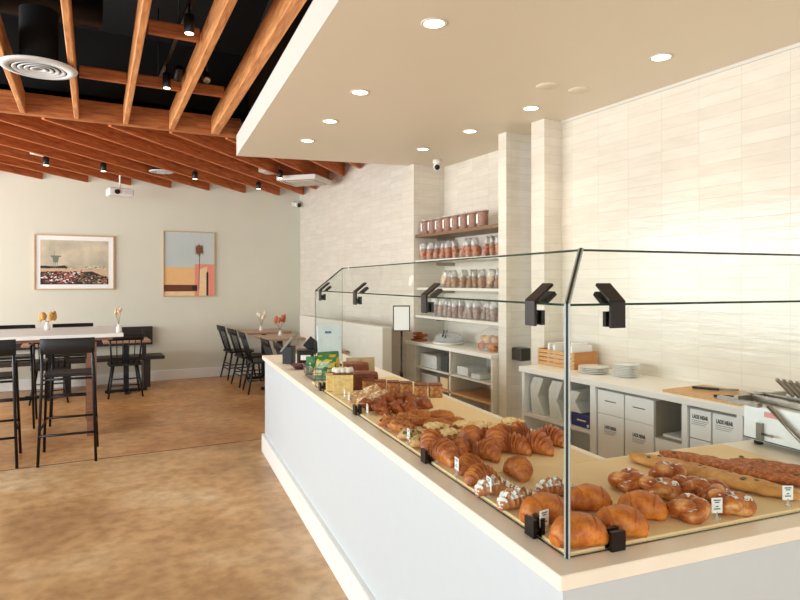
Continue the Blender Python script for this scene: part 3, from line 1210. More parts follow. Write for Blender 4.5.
P_CRO = pastry_mat('croissant_crust', (226, 142, 64), (190, 100, 38), (132, 58, 18), .38)
P_CRO2 = pastry_mat('croissant_tan', (220, 142, 64), (192, 106, 38), (146, 68, 22), .42)
P_BIG = pastry_mat('turnover_crust', (226, 142, 56), (200, 108, 32), (148, 66, 16), .45, 26, 1.0, 55)
P_ALM = pastry_mat('almond_crust', (224, 164, 108), (200, 130, 74), (166, 92, 48), .6)
P_KNOT = pastry_mat('glazed_knot', (236, 178, 108), (190, 104, 44), (130, 54, 20), .25, 20, .5, 60)
P_DARK = pastry_mat('dark_glaze', (196, 106, 46), (152, 70, 24), (88, 34, 12), .25, 26, .6, 70)
P_SCONE = pastry_mat('golden_scone', (228, 158, 84), (200, 118, 50), (150, 74, 26), .55, 24, .7)
P_PALE = pastry_mat('pale_scone', (234, 200, 150), (218, 168, 110), (184, 118, 64), .7, 24, .8)
P_CREAM = pastry_mat('cream_crumble', (246, 222, 170), (236, 202, 140), (208, 152, 88), .7, 40, 1.0)
P_FOC = pastry_mat('flatbread', (228, 174, 100), (212, 150, 78), (178, 112, 50), .6, 20, .6)
P_SEED = pastry_mat('seeded_crust', (222, 144, 76), (176, 92, 36), (104, 46, 16), .6, 75, 1.0, 150)
P_CAKE = pastry_mat('yellow_cake', (242, 218, 156), (232, 200, 132), (214, 174, 104), .8, 40, .6)
P_CRUST = pastry_mat('loaf_crust', (160, 80, 36), (126, 56, 22), (84, 34, 14), .45, 14, .3)
P_SUGAR = mat('powdered_sugar', (250, 244, 236), .9, var=.04, bump=.5, bscale=200)
P_SLICE = pastry_mat('cake_side', (216, 170, 112), (180, 118, 66), (118, 62, 30), .8, 50, .8)


def crescent(length, fat, bend, ridges, depth, h=.82, seed=0, tip=.55, seg=26, n=56, ends=.006):
    """laminated crescent roll standing on z=0"""
    b = MB()
    rs = []
    for i in range(n + 1):
        s = -1 + 2 * i / n
        ang = s * bend
        if bend > 1e-3:
            Rr = length / 2 / bend
            cx, cy = Rr * math.sin(ang), Rr * (math.cos(ang) - 1)
        else:
            cx, cy = s * length / 2, 0
        rad = fat * (max(0, 1 - abs(s) ** 1.7)) ** tip
        k = abs(s) * ridges
        fr = k - math.floor(k)
        rad *= (1 - depth * fr)
        rad = max(rad, ends)
        tx, ty = math.cos(ang), -math.sin(ang)
        nx, ny = -ty, tx
        ring = []
        for j in range(seg):
            p = 2 * PI * j / seg
            rr = rad * (1 + .05 * noise.noise(Vector((cx * 40, math.cos(p) * 1.5 + seed, math.sin(p) * 1.5))))
            a, z = math.cos(p) * rr, math.sin(p) * rr * h
            zz = rad * h * .86 + z
            if zz < 0:
                zz = 0
            skew = .25 * z * s
            ring.append(Vector((cx + nx * a + skew * tx, cy + ny * a + skew * ty, zz)))
        rs.append(ring)
    b.rings(rs)
    return b


def sugar_from(ob, parent, amount=.0, fr=45, m=None, off=.0015, nz=.35, name='powdered_sugar', seed=0):
    """dusting: the upward faces of the crust, picked by noise, lifted off it"""
    bm = bmesh.new()
    bm.from_mesh(ob.data)
    bm.normal_update()
    bmesh.ops.subdivide_edges(bm, edges=bm.edges, cuts=1, use_grid_fill=True)
    bm.normal_update()
    kill = [f for f in bm.faces if f.normal.z < nz or noise.noise(f.calc_center_median() * fr + Vector((seed, seed, 0))) < amount]
    bmesh.ops.delete(bm, geom=kill, context='FACES')
    for v in bm.verts:
        v.co += v.normal * off * (1 + .8 * noise.noise(v.co * 90))
    me = bpy.data.meshes.new(name)
    bm.to_mesh(me)
    bm.free()
    me.materials.append(m or P_SUGAR)
    for p in me.polygons:
        p.use_smooth = True
    o = bpy.data.objects.new(name, me)
    COL.objects.link(o)
    o.parent = parent
    return o


def single(name, cat, mb, m):
    ob = mb.done(name, m)
    tag(ob, '', cat)
    return ob


def dusted(name, cat, mb, m, amount, fr=45, nm='powdered_sugar', sm=None, nz=.35, off=.0015, body='crust'):
    t = thing(name, '', cat)
    ob = mb.done(body, m, t)
    sugar_from(ob, ob, amount, fr, sm, off, nz, nm)
    return t


def knot(R0, r, seed):
    b = MB()
    pts = []
    for i in range(64):
        a = 2 * PI * i / 64
        x = (math.sin(a) + 2 * math.sin(2 * a)) * R0
        y = (math.cos(a) - 2 * math.cos(2 * a)) * R0
        z = -math.sin(3 * a) * R0 * 1.0
        pts.append((x, y * .85, z + r * 1.25))
    b.tube(pts, [r * (1 + .1 * math.sin(i * .5 + seed)) for i in range(64)], 16, closed=True)
    b.blob((0, 0, r), (R0 * 2, R0 * 1.7, r), 18, 10)
    for v in b.bm.verts:
        if v.co.z < 0:
            v.co.z = 0
    return b


def lump(sx, sy, sz, amp, fr, seed, seg=26, rows=16):
    return MB().blob((0, 0, sz * .75), (sx, sy, sz), seg, rows, amp, fr, seed, flat=0)


ZB = .9135
V0 = R(-28.05)


def pl(proto, px, py, a, label, group, s=1.0, dz=0):
    x, y = at(px, py, ZB)
    n, c = Kinv(x, y)
    return proto.place((x, y, ZB + dz), V0 + R(a), label, group, s)


# big turnovers
TUR = Proto(single('turnover', 'pastry', crescent(.150, .055, .35, 2.2, .05, .78, 1, .36, 32, 64, .02), P_BIG))
TUR2 = Proto(single('turnover', 'pastry', crescent(.142, .056, .2, 2.0, .05, .76, 5, .36, 32, 64, .02), P_BIG))
g = 'large golden turnovers at the near glass corner'
pl(TUR, 579, 543, 8, 'large golden turnover right in the corner of the glass', g, 1.0)
pl(TUR2, 621, 533, -12, 'large golden turnover behind the black clamp of the end glass', g, .98)
pl(TUR2, 642, 516, -20, 'large golden turnover rightmost of its batch, beside the glossy knots', g, .95)
pl(TUR, 545, 520, 14, 'large golden turnover behind the price card and left corner clamp', g, .98)
pl(TUR2, 589, 508, 0, 'large golden turnover farthest back of its batch, right of the glass edge', g, .92)

# almond croissants
ALM = Proto(dusted('almond_croissant', 'croissant', crescent(.15, .04, .7, 4, .22, .8, 2, .5), P_ALM, -.12, 70))
g = 'almond croissants dusted with sugar'
pl(ALM, 494, 493, 10, 'sugar-dusted almond croissant farthest left, behind a card', g, .95)
pl(ALM, 518, 506, 14, 'sugar-dusted almond croissant nearest the front glass', g, 1.0)
pl(ALM, 556, 494, -6, 'sugar-dusted almond croissant behind the corner turnover', g, .95)

# tan croissants lying curled
BUN = Proto(single('croissant', 'croissant', crescent(.135, .043, .8, 5, .16, .85, 3, .45), P_CRO2))
g = 'plump tan croissants near the front glass'
pl(BUN, 469, 471, 40, 'plump tan croissant touching the front card, back of the pair', g, .95)
pl(BUN, 480, 482, 25, 'plump tan croissant just before the almond croissants', g, .95)
pl(BUN, 519, 476, -70, 'plump brown croissant lying alone in the middle of the board', g, 1.05)

# pointed croissants
CRO = Proto(single('croissant', 'croissant', crescent(.175, .047, .85, 6, .30, .98, 4, .66), P_CRO))
CRO2 = Proto(single('croissant', 'croissant', crescent(.165, .05, .6, 5, .32, 1.0, 9, .72), P_CRO))
g = 'pointed brown croissants in a heap'
L_ = [(550, 444, -30, 0, 'at the back right of the heap, tip towards the glass corner', 1.0), (537, 452, -38, 1, 'with a striped side, second from the right end', 1.0),
      (514, 452, -25, 0, 'in the middle of the heap facing the glass', .95), (497, 450, 70, 1, 'standing tall in the middle of the heap', 1.05),
      (487, 458, -45, 0, 'low at the front edge of the heap', .9), (472, 447, 80, 1, 'left of the tall one, under pale crumbs', 1.0),
      (519, 439, 20, 1, 'paler, behind the striped one', .85), (444, 461, -50, 0, 'clearly striped, behind the left front card', 1.05),
      (432, 452, 60, 1, 'leftmost of the heap next to the black clamp', 1.0), (460, 456, 75, 0, 'between the striped left one and the tall one', .85),
      (502, 441, 40, 0, 'at the back of the heap under pale flakes', .9)]
for px, py, a, k, lb, s_ in L_:
    pl(CRO if k == 0 else CRO2, px, py, a, 'pointed brown croissant ' + lb, g, s_)

# crumble pastries
CRM = Proto(dusted('crumble_pastry', 'pastry', lump(.058, .04, .028, .02, 30, 3), P_SCONE, -.25, 60, 'crumble_topping', P_CREAM, .2, .004, 'base'))
g = 'pale crumble-topped pastries'
for px, py, a, lb, s_ in ((436, 434, 10, 'behind the leftmost croissant'), (452, 441, -10, 'right above the striped croissant'), (465, 432, 20, 'at the back left of its batch'),
                          (484, 433, 0, 'in the middle back of its batch'), (500, 437, 30, 'above the tall croissant'), (512, 431, -20, 'farthest right, on the back edge of the board'),
                          (476, 440, 50, 'small, wedged between two croissants')) if False else [(a_[0], a_[1], a_[2], a_[3], 1.0) for a_ in (
        (436, 434, 10, 'behind the leftmost croissant'), (452, 441, -10, 'right above the striped croissant'), (465, 432, 20, 'at the back left of its batch'),
        (484, 433, 0, 'in the middle back of its batch'), (500, 435, 30, 'above the tall croissant'), (512, 429, -20, 'farthest right, on the back edge of the board'))]:
    pl(CRM, px, py, a, 'pale crumble-topped pastry ' + lb, g, s_)
HRB = Proto(dusted('savory_danish', 'pastry', lump(.06, .042, .026, .02, 28, 8), P_PALE, .12, 70, 'herb_filling', mat('herb', (120, 124, 70), .8, rgb2=(88, 92, 50)), .3, .003, 'base'))
g = 'pale savory pastries with green herbs'
pl(HRB, 424, 447, 20, 'pale pastry with green herb filling just left of the black clamp', g, .95)
pl(HRB, 411, 440, -10, 'pale pastry with green herb filling behind a white card', g, .9)

# golden scones / sticks
SCO = Proto(dusted('fruit_scone', 'scone', lump(.062, .04, .03, .024, 26, 11), P_SCONE, .28, 90, 'berries', mat('berry', (92, 34, 20), .4), .2, .002, 'base'))
STK = Proto(single('pastry_twist', 'pastry', crescent(.15, .026, .15, 9, .22, .9, 6, .35), P_SCONE))
g = 'golden fruit scones'
pl(SCO, 392, 427, 30, 'golden scone with dark berries at the front left card', g, 1.05)
pl(SCO, 402, 432, -20, 'golden scone half behind the herb pastries', g, .95)
pl(SCO, 407, 423, 10, 'golden scone behind the front pair', g, .9)
g = 'golden pastry twists in the middle of the board'
pl(STK, 417, 418, 15, 'golden twist lying farthest left behind the scones', g, 1.1)
pl(STK, 424, 425, 12, 'golden twist in front of the leftmost twist', g, 1.0)
pl(STK, 440, 417, 8, 'golden twist at the back near the bare board', g, .95)
pl(STK, 452, 424, -8, 'reddish golden twist farthest right of its batch', g, 1.0)
pl(STK, 437, 427, 15, 'golden twist just behind the pale crumble pastries', g, 1.0)

# dark glazed buns
DRK = Proto(single('sticky_bun', 'bun', lump(.058, .05, .036, .03, 30, 2), P_DARK))
DRK2 = Proto(single('sticky_bun', 'bun', lump(.07, .045, .036, .034, 26, 6), P_DARK))
g = 'dark glazed sticky buns'
for px, py, k, lb in ((382, 414, 0, 'frontmost left behind the small white card'), (373, 410, 1, 'at the left end beside the pale scones'), (398, 413, 0, 'in the middle of the front row'),
                      (419, 408, 1, 'largest, at the right end by the bare board'), (404, 403, 1, 'just before the square cake slices'), (391, 404, 0, 'behind the front row, before the cake slices'),
                      (411, 414, 0, 'small and shiny behind the scones')):
    pl(DRK if k == 0 else DRK2, px, py, 15 if k else -20, 'dark glazed sticky bun ' + lb, g, .92)

# pale scones
PSC = Proto(dusted('sugar_scone', 'scone', lump(.055, .045, .036, .012, 22, 4), P_PALE, .1, 60, 'powdered_sugar', None, .4, .001, 'base'))
g = 'pale round scones'
for px, py, lb in ((357, 402, 'nearest the loaf cakes'), (366, 407, 'at the front glass above the clamp'), (380, 401, 'topmost, with a rounded pinkish top'), (372, 396, 'behind, next to the square slices')):
    pl(PSC, px, py, 20, 'pale round scone ' + lb, g, 1.0)

# cake squares


def make_square():
    t = thing('cake_square', '', 'cake')
    MB().box(-.038, .038, -.038, .038, 0, .068).bevel(.004, 2).done('crumb', P_SLICE, t)
    MB().box(-.038, .038, -.038, .038, .068, .078).bevel(.003, 1).done('crust', P_CRUST, t)
    return t


SQ = Proto(make_square())
g = 'square cake slices in a row'
for px, py, lb in ((435.5, 396.5, 'rightmost of the row'), (420.5, 396.5, 'second from the right end'), (406, 394.5, 'third from the right end'), (393, 393.5, 'third from the left end'),
                   (380, 392.5, 'second from the left end'), (368, 391, 'leftmost of the row beside the brown loaf')):
    pl(SQ, px, py, 3, 'square layered cake slice, ' + lb, g, 1.0)

# loaf cakes


def loaf(t, x0, x1, w, h, cut_m=P_CAKE):
    prof = [(-w * .42, 0), (w * .42, 0), (w * .5, h * .8), (w * .42, h * .95), (w * .2, h * 1.05), (-w * .2, h * 1.05), (-w * .42, h * .95), (-w * .5, h * .8)]
    rs = []
    for i in range(9):
        f = i / 8
        x = x0 + (x1 - x0) * f
        sc = 1 - .06 * (f ** 6)
        rs.append([Vector((x, a * sc, z * (1 - .08 * f ** 6))) for a, z in prof])
    MB().rings(rs, smooth=False).bevel(.006, 2, 40).done('crust', P_CRUST, t)
    MB().prism([(a * .9, .004 + z * .92) for a, z in prof], x0 - .003, x0 + .002, 'x').done('cut_face', cut_m, t)


x, y = at(362, 389, ZB)
t = thing('loaf_cake', 'brown crusted loaf cake behind the white-topped cake', 'cake', (x, y, ZB), R(-20))
loaf(t, -.10, .10, .11, .11)
x, y = at(357, 379.5, ZB)
t = thing('loaf_cake', 'second brown loaf cake, only its top showing at the back', 'cake', (x, y, ZB), R(-20))
loaf(t, -.10, .08, .11, .12)
x, y = at(343, 393, ZB)
t = thing('cream_cake', 'tall yellow cake slice topped with white cream dollops', 'cake', (x, y, ZB), R(-22))
MB().box(-.062, .062, -.055, .055, 0, .12).bevel(.004, 2).done('crumb', P_CAKE, t)
MB().box(-.064, .064, -.057, .057, .12, .13).bevel(.003, 1).done('crust', P_CRUST, t)
rnd = random.Random(2)
for i in range(7):
    MB().blob((-.05 + .016 * i, (-.03 if i % 2 else .01), .142), (.02, .02, .018), 12, 8, .004, 60, i).done('cream_dollop', mat('whipped_cream', (246, 240, 226), .5), t)
x, y = at(331, 390, ZB)
t = thing('cake_slice', 'pale wrapped cake slice standing left of the cream cake', 'cake', (x, y, ZB), R(-22))
MB().box(-.03, .03, -.055, .055, 0, .10).bevel(.005, 2).done('crumb', P_CAKE, t)

# knots
KN = Proto(dusted('pastry_knot', 'pastry', knot(.0135, .027, 1), P_KNOT, .34, 50, 'powdered_sugar', None, .75))
KN2 = Proto(dusted('pastry_knot', 'pastry', knot(.0145, .026, 3), P_KNOT, .36, 45, 'powdered_sugar', None, .75))
g = 'glossy brown pastry knots with sugar patches'
for px, py, a, k, lb in ((629, 489, 10, 0, 'at the left end, beside the bare board'), (659, 497, -30, 1, 'right behind the rightmost turnover'), (667, 480, 40, 1, 'at the back, before the long pale flatbread'),
                         (690, 518, 20, 0, 'nearest the end glass, left of the card'), (730, 512, -40, 1, 'behind the white card, at the right end'), (711, 500, 90, 0, 'in the middle between the flatbread and the card'),
                         (689, 494, 75, 0, 'small, in the middle of the batch')):
    pl(KN if k == 0 else KN2, px, py, a, 'glossy brown pastry knot ' + lb, g, (.9, .9, .72) if 'small' in lb else (1.0, 1.0, .82))

# long flatbreads


def flatbread(label, p0, p1, wd, h, m, pits, seed):
    a = Vector((*at(*p0, ZB), 0))
    b2 = Vector((*at(*p1, ZB), 0))
    L = (b2 - a).length
    t = thing('flatbread', label, 'bread', ((a.x + b2.x) / 2, (a.y + b2.y) / 2, ZB), math.atan2(b2.y - a.y, b2.x - a.x), 'long flatbreads at the back of the end board')
    mb = MB()
    rs = []
    for i in range(49):
        s = -1 + 2 * i / 48
        k = (max(0, 1 - abs(s) ** 2.6)) ** .5
        k = max(k, .12)
        ring = []
        for j in range(28):
            p = 2 * PI * j / 28
            y = math.copysign(abs(math.cos(p)) ** .8, math.cos(p)) * wd / 2 * k
            z = math.sin(p) * h / 2 * (.4 + .6 * k) + h * .42
            q = Vector((s * L / 2, y, z))
            q.z += .004 * noise.noise(q * 45 + Vector((seed, 0, 0))) * (1 if z > 0 else 0)
            q.y += .006 * noise.noise(Vector((s * 5, seed, p)))
            q.z = max(0, q.z)
            ring.append(q)
        rs.append(ring)
    mb.rings(rs)
    ob = mb.done('crust', m, t)
    tt = t
    t = ob
    rnd = random.Random(seed)
    for i in range(pits):
        s = rnd.uniform(-.85, .85)
        MB().blob((s * L / 2, rnd.uniform(-.22, .22) * wd, h * .88), (.009, .006, .004), 10, 6).done('olive', mat('olive_green', (110, 96, 58), .4), t)
    return t


flatbread('long pale flatbread with green olives lying behind the knots', (630, 460), (800, 502), .115, .042, P_FOC, 8, 1)
flatbread('long seeded dark flatbread, the left one of two', (660, 456), (815, 489), .11, .036, P_SEED, 5, 2)
flatbread('long seeded dark flatbread, the right one cut by the frame', (730, 466), (860, 489), .14, .042, P_SEED, 6, 3)

# price cards


def make_card():
    t = thing('price_card', '', 'price card')
    MB().lathe([(.001, 0), (.011, 0), (.011, .003), (.003, .006), (.003, .022), (.001, .022)], 12).done('clear_stand', M_PLASTIC, t)
    cd = MB().box(-.017, .017, -.001, .001, .018, .062).done('card', M_PAPER, t)
    b = MB()
    for i, (z, wd) in enumerate(((.054, .022), (.048, .014), (.036, .008), (.029, .02))):
        b.box(-wd / 2, wd / 2, -.0016, -.001, z, z + .003)
    b.done('lettering', mat('print_ink', (70, 66, 64), .7), cd)
    return t


CARD = Proto(make_card())
g = 'white price cards on clear stands'
for px, py, a, lb in ((537, 537, 35, 'card at the near glass corner before a turnover'), (721, 524, 8, 'card before the glossy knots at the end glass'), (797, 512, 5, 'card at the right edge of the frame before the flatbreads'),
                      (489, 499, -62, 'card before the first almond croissant, seen edge-on'), (453, 478, -50, 'card before the plump tan croissant'), (431, 465, -55, 'card before the striped croissant, right of a black clamp'),
                      (402, 446, -50, 'card before the herb pastries'), (381.5, 430, -50, 'card before the golden scones'), (366.5, 418, -50, 'small card before the dark buns'),
                      (349, 405, -50, 'right one of two cards by the cream cake'), (344.5, 401, -50, 'left one of two cards by the cream cake'), (336, 395, -50, 'card farthest away beside the snack bags')):
    x, y = at(px, py, .905 if py > 500 else .905)
    n, c = Kinv(x, y)
    n = max(n, .10)
    if c < .6 and n > .3:
        c = max(c, .11)
    x, y = K(n, c)
    zz = ZB if (n < .7 and (c < 2.94)) or (c < .71 and n < 1.34 and n > .085) else .905
    CARD.place((x, y, zz), KR - PI / 2 - R(4) if a < -40 else V0 + R(a), 'white price ' + lb, g)

# snack bags in a wire basket


def snack_bag(label, loc, rz, tilt, w, h, c1, c2):
    t = thing('snack_bag', label, 'snack bag', loc, rz, 'bags of chips in the wire basket')
    b = MB()
    N, Mm = 12, 14
    for side in (-1, 1):
        g_ = []
        for j in range(Mm + 1):
            row = []
            for i in range(N + 1):
                u_, v_ = i / N, j / Mm
                bulge = (math.sin(PI * u_) ** .6) * (max(0, math.sin(PI * min(1, max(0, (v_ - .06) / .88)))) ** .6)
                th = .028 * bulge + .003 * noise.noise(Vector((u_ * 6, v_ * 6, side * 3 + w * 90)))
                row.append(b.bm.verts.new((-w / 2 + w * u_, side * (th + .0008), h * v_)))
            g_.append(row)
        for j in range(Mm):
            for i in range(N):
                v_ = (j + .5) / Mm
                b.mi = 3 if (v_ > .86 or v_ < .12 or noise.noise(Vector((i * .37, j * .31, w * 50))) > .22) else (1 if (.3 < v_ < .68 and .2 < (i + .5) / N < .8) else (0 if v_ > .2 else 2))
                f = b._f([g_[j][i], g_[j][i + 1], g_[j + 1][i + 1], g_[j + 1][i]])
                f.smooth = True
    b.xf(Matrix.Rotation(tilt, 4, 'X'))
    ob = b.done('bag_body', [c1, c2, mat('bag_gold', (214, 178, 60), .3), BG if c1 is not BK else BK], t)
    return t


BG = mat('bag_green', (52, 122, 62), .28)
BY = mat('bag_yellow', (226, 186, 62), .28)
BW = mat('bag_pale', (206, 214, 186), .3, rgb2=(120, 160, 120), scale=40)
BK = mat('bag_kraft', (200, 150, 96), .4, rgb2=(160, 160, 130), scale=40)
bx_, by_ = at(314, 380, .905)
bn, bc = Kinv(bx_, by_)
bn = .22
bc = 3.12
t = thing('wire_basket', 'small grey wire basket of snack bags at the glass end', 'basket', (*K(bn, bc), .905), KR)
b = MB()
for z in (.004, .03, .06, .09):
    W2, D2 = .11 + z * .2, .15 + z * .2
    b.tube([(-W2, -D2, z), (W2, -D2, z), (W2, D2, z), (-W2, D2, z)], .0025 if z < .09 else .004, 6, closed=True)
for i in range(9):
    f = -1 + 2 * i / 8
    for sg in (-1, 1):
        b.tube([(f * .11, sg * .15, .004), (f * .128, sg * .168, .09)], .0018, 5)
        b.tube([(sg * .11, f * .15, .004), (sg * .128, f * .168, .09)], .0018, 5)
    b.tube([(f * .11, -.15, .004), (f * .11, .15, .004)], .0018, 5)
b.done('wire_frame', mat('wire_grey', (120, 104, 104), .4, .5), t)
for dn, dc, a, ti, w_, h_, c1, c2, lb in ((-.05, -.10, -20, -.5, .16, .17, BY, BW, 'green and yellow chip bag with pale centre, frontmost'), (.04, -.03, 30, -.35, .16, .19, BY, BY, 'tall yellow chip bag with green top edge'),
                                          (-.03, .05, -35, -.35, .15, .17, BG, BY, 'green chip bag leaning in the back of the basket'), (-.04, .11, 10, .3, .14, .15, BG, BW, 'low pale green chip bag at the far basket end')):
    snack_bag(lb, (*K(bn + dn, bc + dc), .912), KR + R(a - 25), ti, w_, h_, c1, c2)
for n_, c_, a, c1, c2, lb in ((.40, 2.94, 0, BK, BW, 'small kraft snack bag standing behind the cream cake'), (.50, 2.92, 20, BK, BK, 'small brown snack bag standing right behind the cream cake')):
    t = snack_bag(lb, (*K(n_, c_ + .06), .906), KR + R(a - 25), -.12, .11, .15, c1, c2)
    tag(t, lb, 'snack bag', 'small bags behind the cakes')

# till corner
t = thing('tablet', 'pale tablet till leaning on a stand behind the snack bags', 'tablet', (*K(.42, 3.72), .905), V0 + R(18))
Mt = Matrix.Rotation(-.25, 4, 'X')
MB().box(-.10, .10, -.008, .008, .04, .34, Mt).bevel(.006, 2).done('screen_body', mat('tablet_white', (214, 226, 232), .3), t)
MB().box(-.035, .02, -.0095, -.008, .27, .29, Mt).done('logo', mat('tablet_logo', (96, 120, 150), .5), t)
MB().box(-.08, .08, -.06, .10, 0, .015).bevel(.004, 1).done('stand_base', M_BLACKM, t)
MB().tube([(0, .05, .01), (0, .06, .2)], .012, 10).done('stand_arm', M_BLACKM, t)
t = thing('card_reader', 'grey card reader tilted above a black box at the far counter end', 'card reader', (*K(.13, 4.0), .905), V0 + R(-10))
MB().box(-.045, .045, -.045, .045, 0, .15).bevel(.006, 2).done('stand', M_BLACKM, t)
Mt = Matrix.Translation((0, 0, .17)) @ Matrix.Rotation(R(-50), 4, 'Y')
MB().box(-.09, .09, -.05, .05, -.008, .010, Mt).bevel(.004, 1).done('reader', mat('reader_grey', (132, 126, 116), .4), t)
t = thing('receipt_printer', 'black receipt printer with open flap beside the card reader', 'printer', (*K(.24, 3.86), .905), V0 + R(10))
MB().box(-.07, .07, -.08, .08, 0, .13).bevel(.012, 2).done('body', M_BLACKM, t)
MB().box(-.065, .065, -.006, .006, 0, .10, Matrix.Translation((.03, .02, .12)) @ Matrix.Rotation(.7, 4, 'Y')).done('flap', M_BLACKM, t)
MB().box(-.04, .04, -.083, -.08, .05, .09).done('receipt', M_PAPER, t)
t = thing('bowl', 'low dark red bowl at the far counter end before the printer', 'bowl', (*K(.14, 3.62), .905))
MB().lathe([(.03, 0), (.07, .035), (.075, .04), (.068, .038), (.028, .008)], 24).done('bowl_body', mat('maroon', (88, 38, 40), .35), t)

# ------------------------------------------------------------------ sign on pole
x, y = at(401.5, 371, .9)
cx_, cd = (401.5 - 400) / FPX, 5.2
sx_, sy_ = sn * cd + cs * cx_ * cd, cs * cd - sn * cx_ * cd
t = thing('sign_stand', 'blank white sign in black frame on a thin black pole', 'sign', (sx_, sy_, 0), V0)
MB().lathe([(.001, 0), (.14, 0), (.14, .01), (.02, .02), (.001, .02)], 28).done('base', M_BLACKM, t)
MB().tube([(0, 0, .01), (0, 0, 1.19)], .009, 10).done('pole', M_BLACKM, t)
MB().tube([(0, 0, .79), (0, 0, .84)], .015, 12).done('collar', M_BLACKM, t)
MB().box(-.073, .073, -.008, .008, 1.18, 1.40).done('frame', M_BLACKM, t)
MB().box(-.064, .064, -.010, -.008, 1.19, 1.39).done('sign_sheet', M_PAPER, t)

# ------------------------------------------------------------------ back counter (right)
WF = 3.26      # front edge of the worktop
M_WTOP = mat('worktop_white', (240, 236, 228), .3, var=.03, scale=6)
ob = MB().box(WF, MU, 0.6, 4.02, .857, .90).bevel(.003, 1).done('worktop', M_WTOP)
tag(ob, 'long white worktop along the right tile wall', 'worktop')
t = thing('base_cabinet', 'white open shelving unit under the right worktop', 'cabinet', (WF + .02, 0, 0))
Dp = MU - WF - .02
for v0, v1 in ((3.97, 4.0), (3.19, 3.24), (2.45, 2.485), (2.10, 2.135), (.62, .66)):
    MB().box(0, Dp, v0, v1, 0, .857).done('side_panel', M_CABW, t)
MB().box(Dp - .015, Dp, .62, 4.0, 0, .857).done('back_panel', M_CABW, t)
MB().box(.0, Dp - .015, 3.24, 3.97, .50, .525).done('shelf', M_CABW, t)
MB().box(.0, Dp - .015, 2.485, 3.19, .13, .155).done('shelf', M_CABW, t)
MB().box(.0, Dp - .015, 2.135, 2.45, .25, .275).done('shelf', M_CABW, t)
MB().box(.03, Dp - .015, 3.24, 3.97, .10, .12).done('shelf', M_CABW, t)

M_CARD = mat('white_cardboard', (250, 250, 246), .6, var=.02)
M_INK = mat('box_ink', (48, 44, 46), .6)


def carton(label, v0, v1, z0, z1, text=True, slot=False, depth=.42, u0=WF + .035, group='white cartons under the right worktop', m=None):
    t = thing('carton', label, 'box', (u0, (v0 + v1) / 2, z0), 0, group)
    w_ = (v1 - v0) / 2 - .003
    h_ = z1 - z0
    MB().box(0, depth, -w_, w_, 0, h_ - .001).bevel(.002, 1).done('carton_body', m or M_CARD, t)
    if text:
        zl = h_ - (.10 if h_ > .3 else .055)
        if h_ > .4 and v1 < 2.31:
            zl = h_ - .055
        tx = text_mesh('lettering', 'LADS NEAR', .033, M_INK, t, (-.001, .0, zl), (PI / 2, 0, -PI / 2))
        tx.scale = (.6, 1, 1)
        b = MB()
        for i in range(3):
            b.box(-.0012, 0, -.055 + .01 * i, .055, zl - .014 - .011 * i, zl - .011 - .011 * i)
        b.done('small_print', mat('light_ink', (150, 146, 144), .6), t)
    if slot:
        MB().box(-.001, .001, -.05, .05, h_ * .55, h_ * .55 + .006).done('hand_slot', M_INK, t)
    return t


carton('upper white carton with slot, left one above the printed cartons', 2.945, 3.185, .672, .835, False, True)
carton('upper white carton with slot, right one above the printed cartons', 2.70, 2.94, .672, .835, False, True)
carton('printed white carton directly right of the blue box', 2.945, 3.185, .155, .67)
carton('printed white carton second from the left post', 2.70, 2.94, .155, .67)
carton('printed white carton below the empty open carton', 2.49, 2.695, .155, .60)
carton('printed white carton left one in the rightmost bay', 2.30, 2.445, .66, .835)
carton('printed white carton right one in the rightmost bay beside the slicer', 2.14, 2.295, .42, .835)
carton('plain white carton low in the rightmost bay', 2.30, 2.445, .275, .655, False)
# empty open carton
t = thing('open_carton', 'empty grey open-fronted carton next to the slotted cartons', 'box', (WF + .035, 2.595, .602), 0)
b = MB()
b.box(0, .42, -.1, -.094, 0, .23).box(0, .42, .094, .1, 0, .23).box(0, .42, -.094, .094, 0, .005).box(.415, .42, -.094, .094, 0, .23)
b.done('carton_body', mat('carton_inner', (176, 168, 152), .8), t)
MB().box(.05, .3, -.08, .08, .005, .02, Matrix.Rotation(.0, 4, 'Z')).done('flap', M_CARD, t)
# blue box
t = thing('carton', 'dark blue box low on the left shelf beside the folded lids', 'box', (WF + .05, 3.36, .525), 0)
MB().box(0, .3, -.10, .10, 0, .09).bevel(.002, 1).done('carton_body', mat('blue_box', (44, 44, 112), .4), t)
MB().box(-.001, .0, -.05, .04, .045, .055).box(-.001, 0, -.08, -.06, .01, .03).done('printed_mark', M_PAPER, t)
# chevron stacks


def chevron(label, v, w_=.15, h_=.30, z=.525, dep=.34):
    t = thing('folded_carton', label, 'box', (WF + .06, v, z), 0, 'folded white cartons on the left shelf')
    # outline in the (v, z) plane; the notch opens to the near side
    poly = [(w_ * .5, 0), (-w_ * .5, 0), (w_ * .02, h_ * .5), (-w_ * .45, h_), (w_ * .35, h_), (w_ * .62, h_ * .75), (w_ * .62, h_ * .5)]
    MB().prism(poly, 0, dep, 'x').bevel(.004, 1).done('carton_body', mat('folded_white', (226, 226, 216), .6), t)


chevron('folded white carton nearest the left cabinet side', 3.85)
chevron('folded white carton in the middle of the left shelf', 3.63)
chevron('folded white carton hidden partly by the glass corner', 3.43, .12, .16, .62)

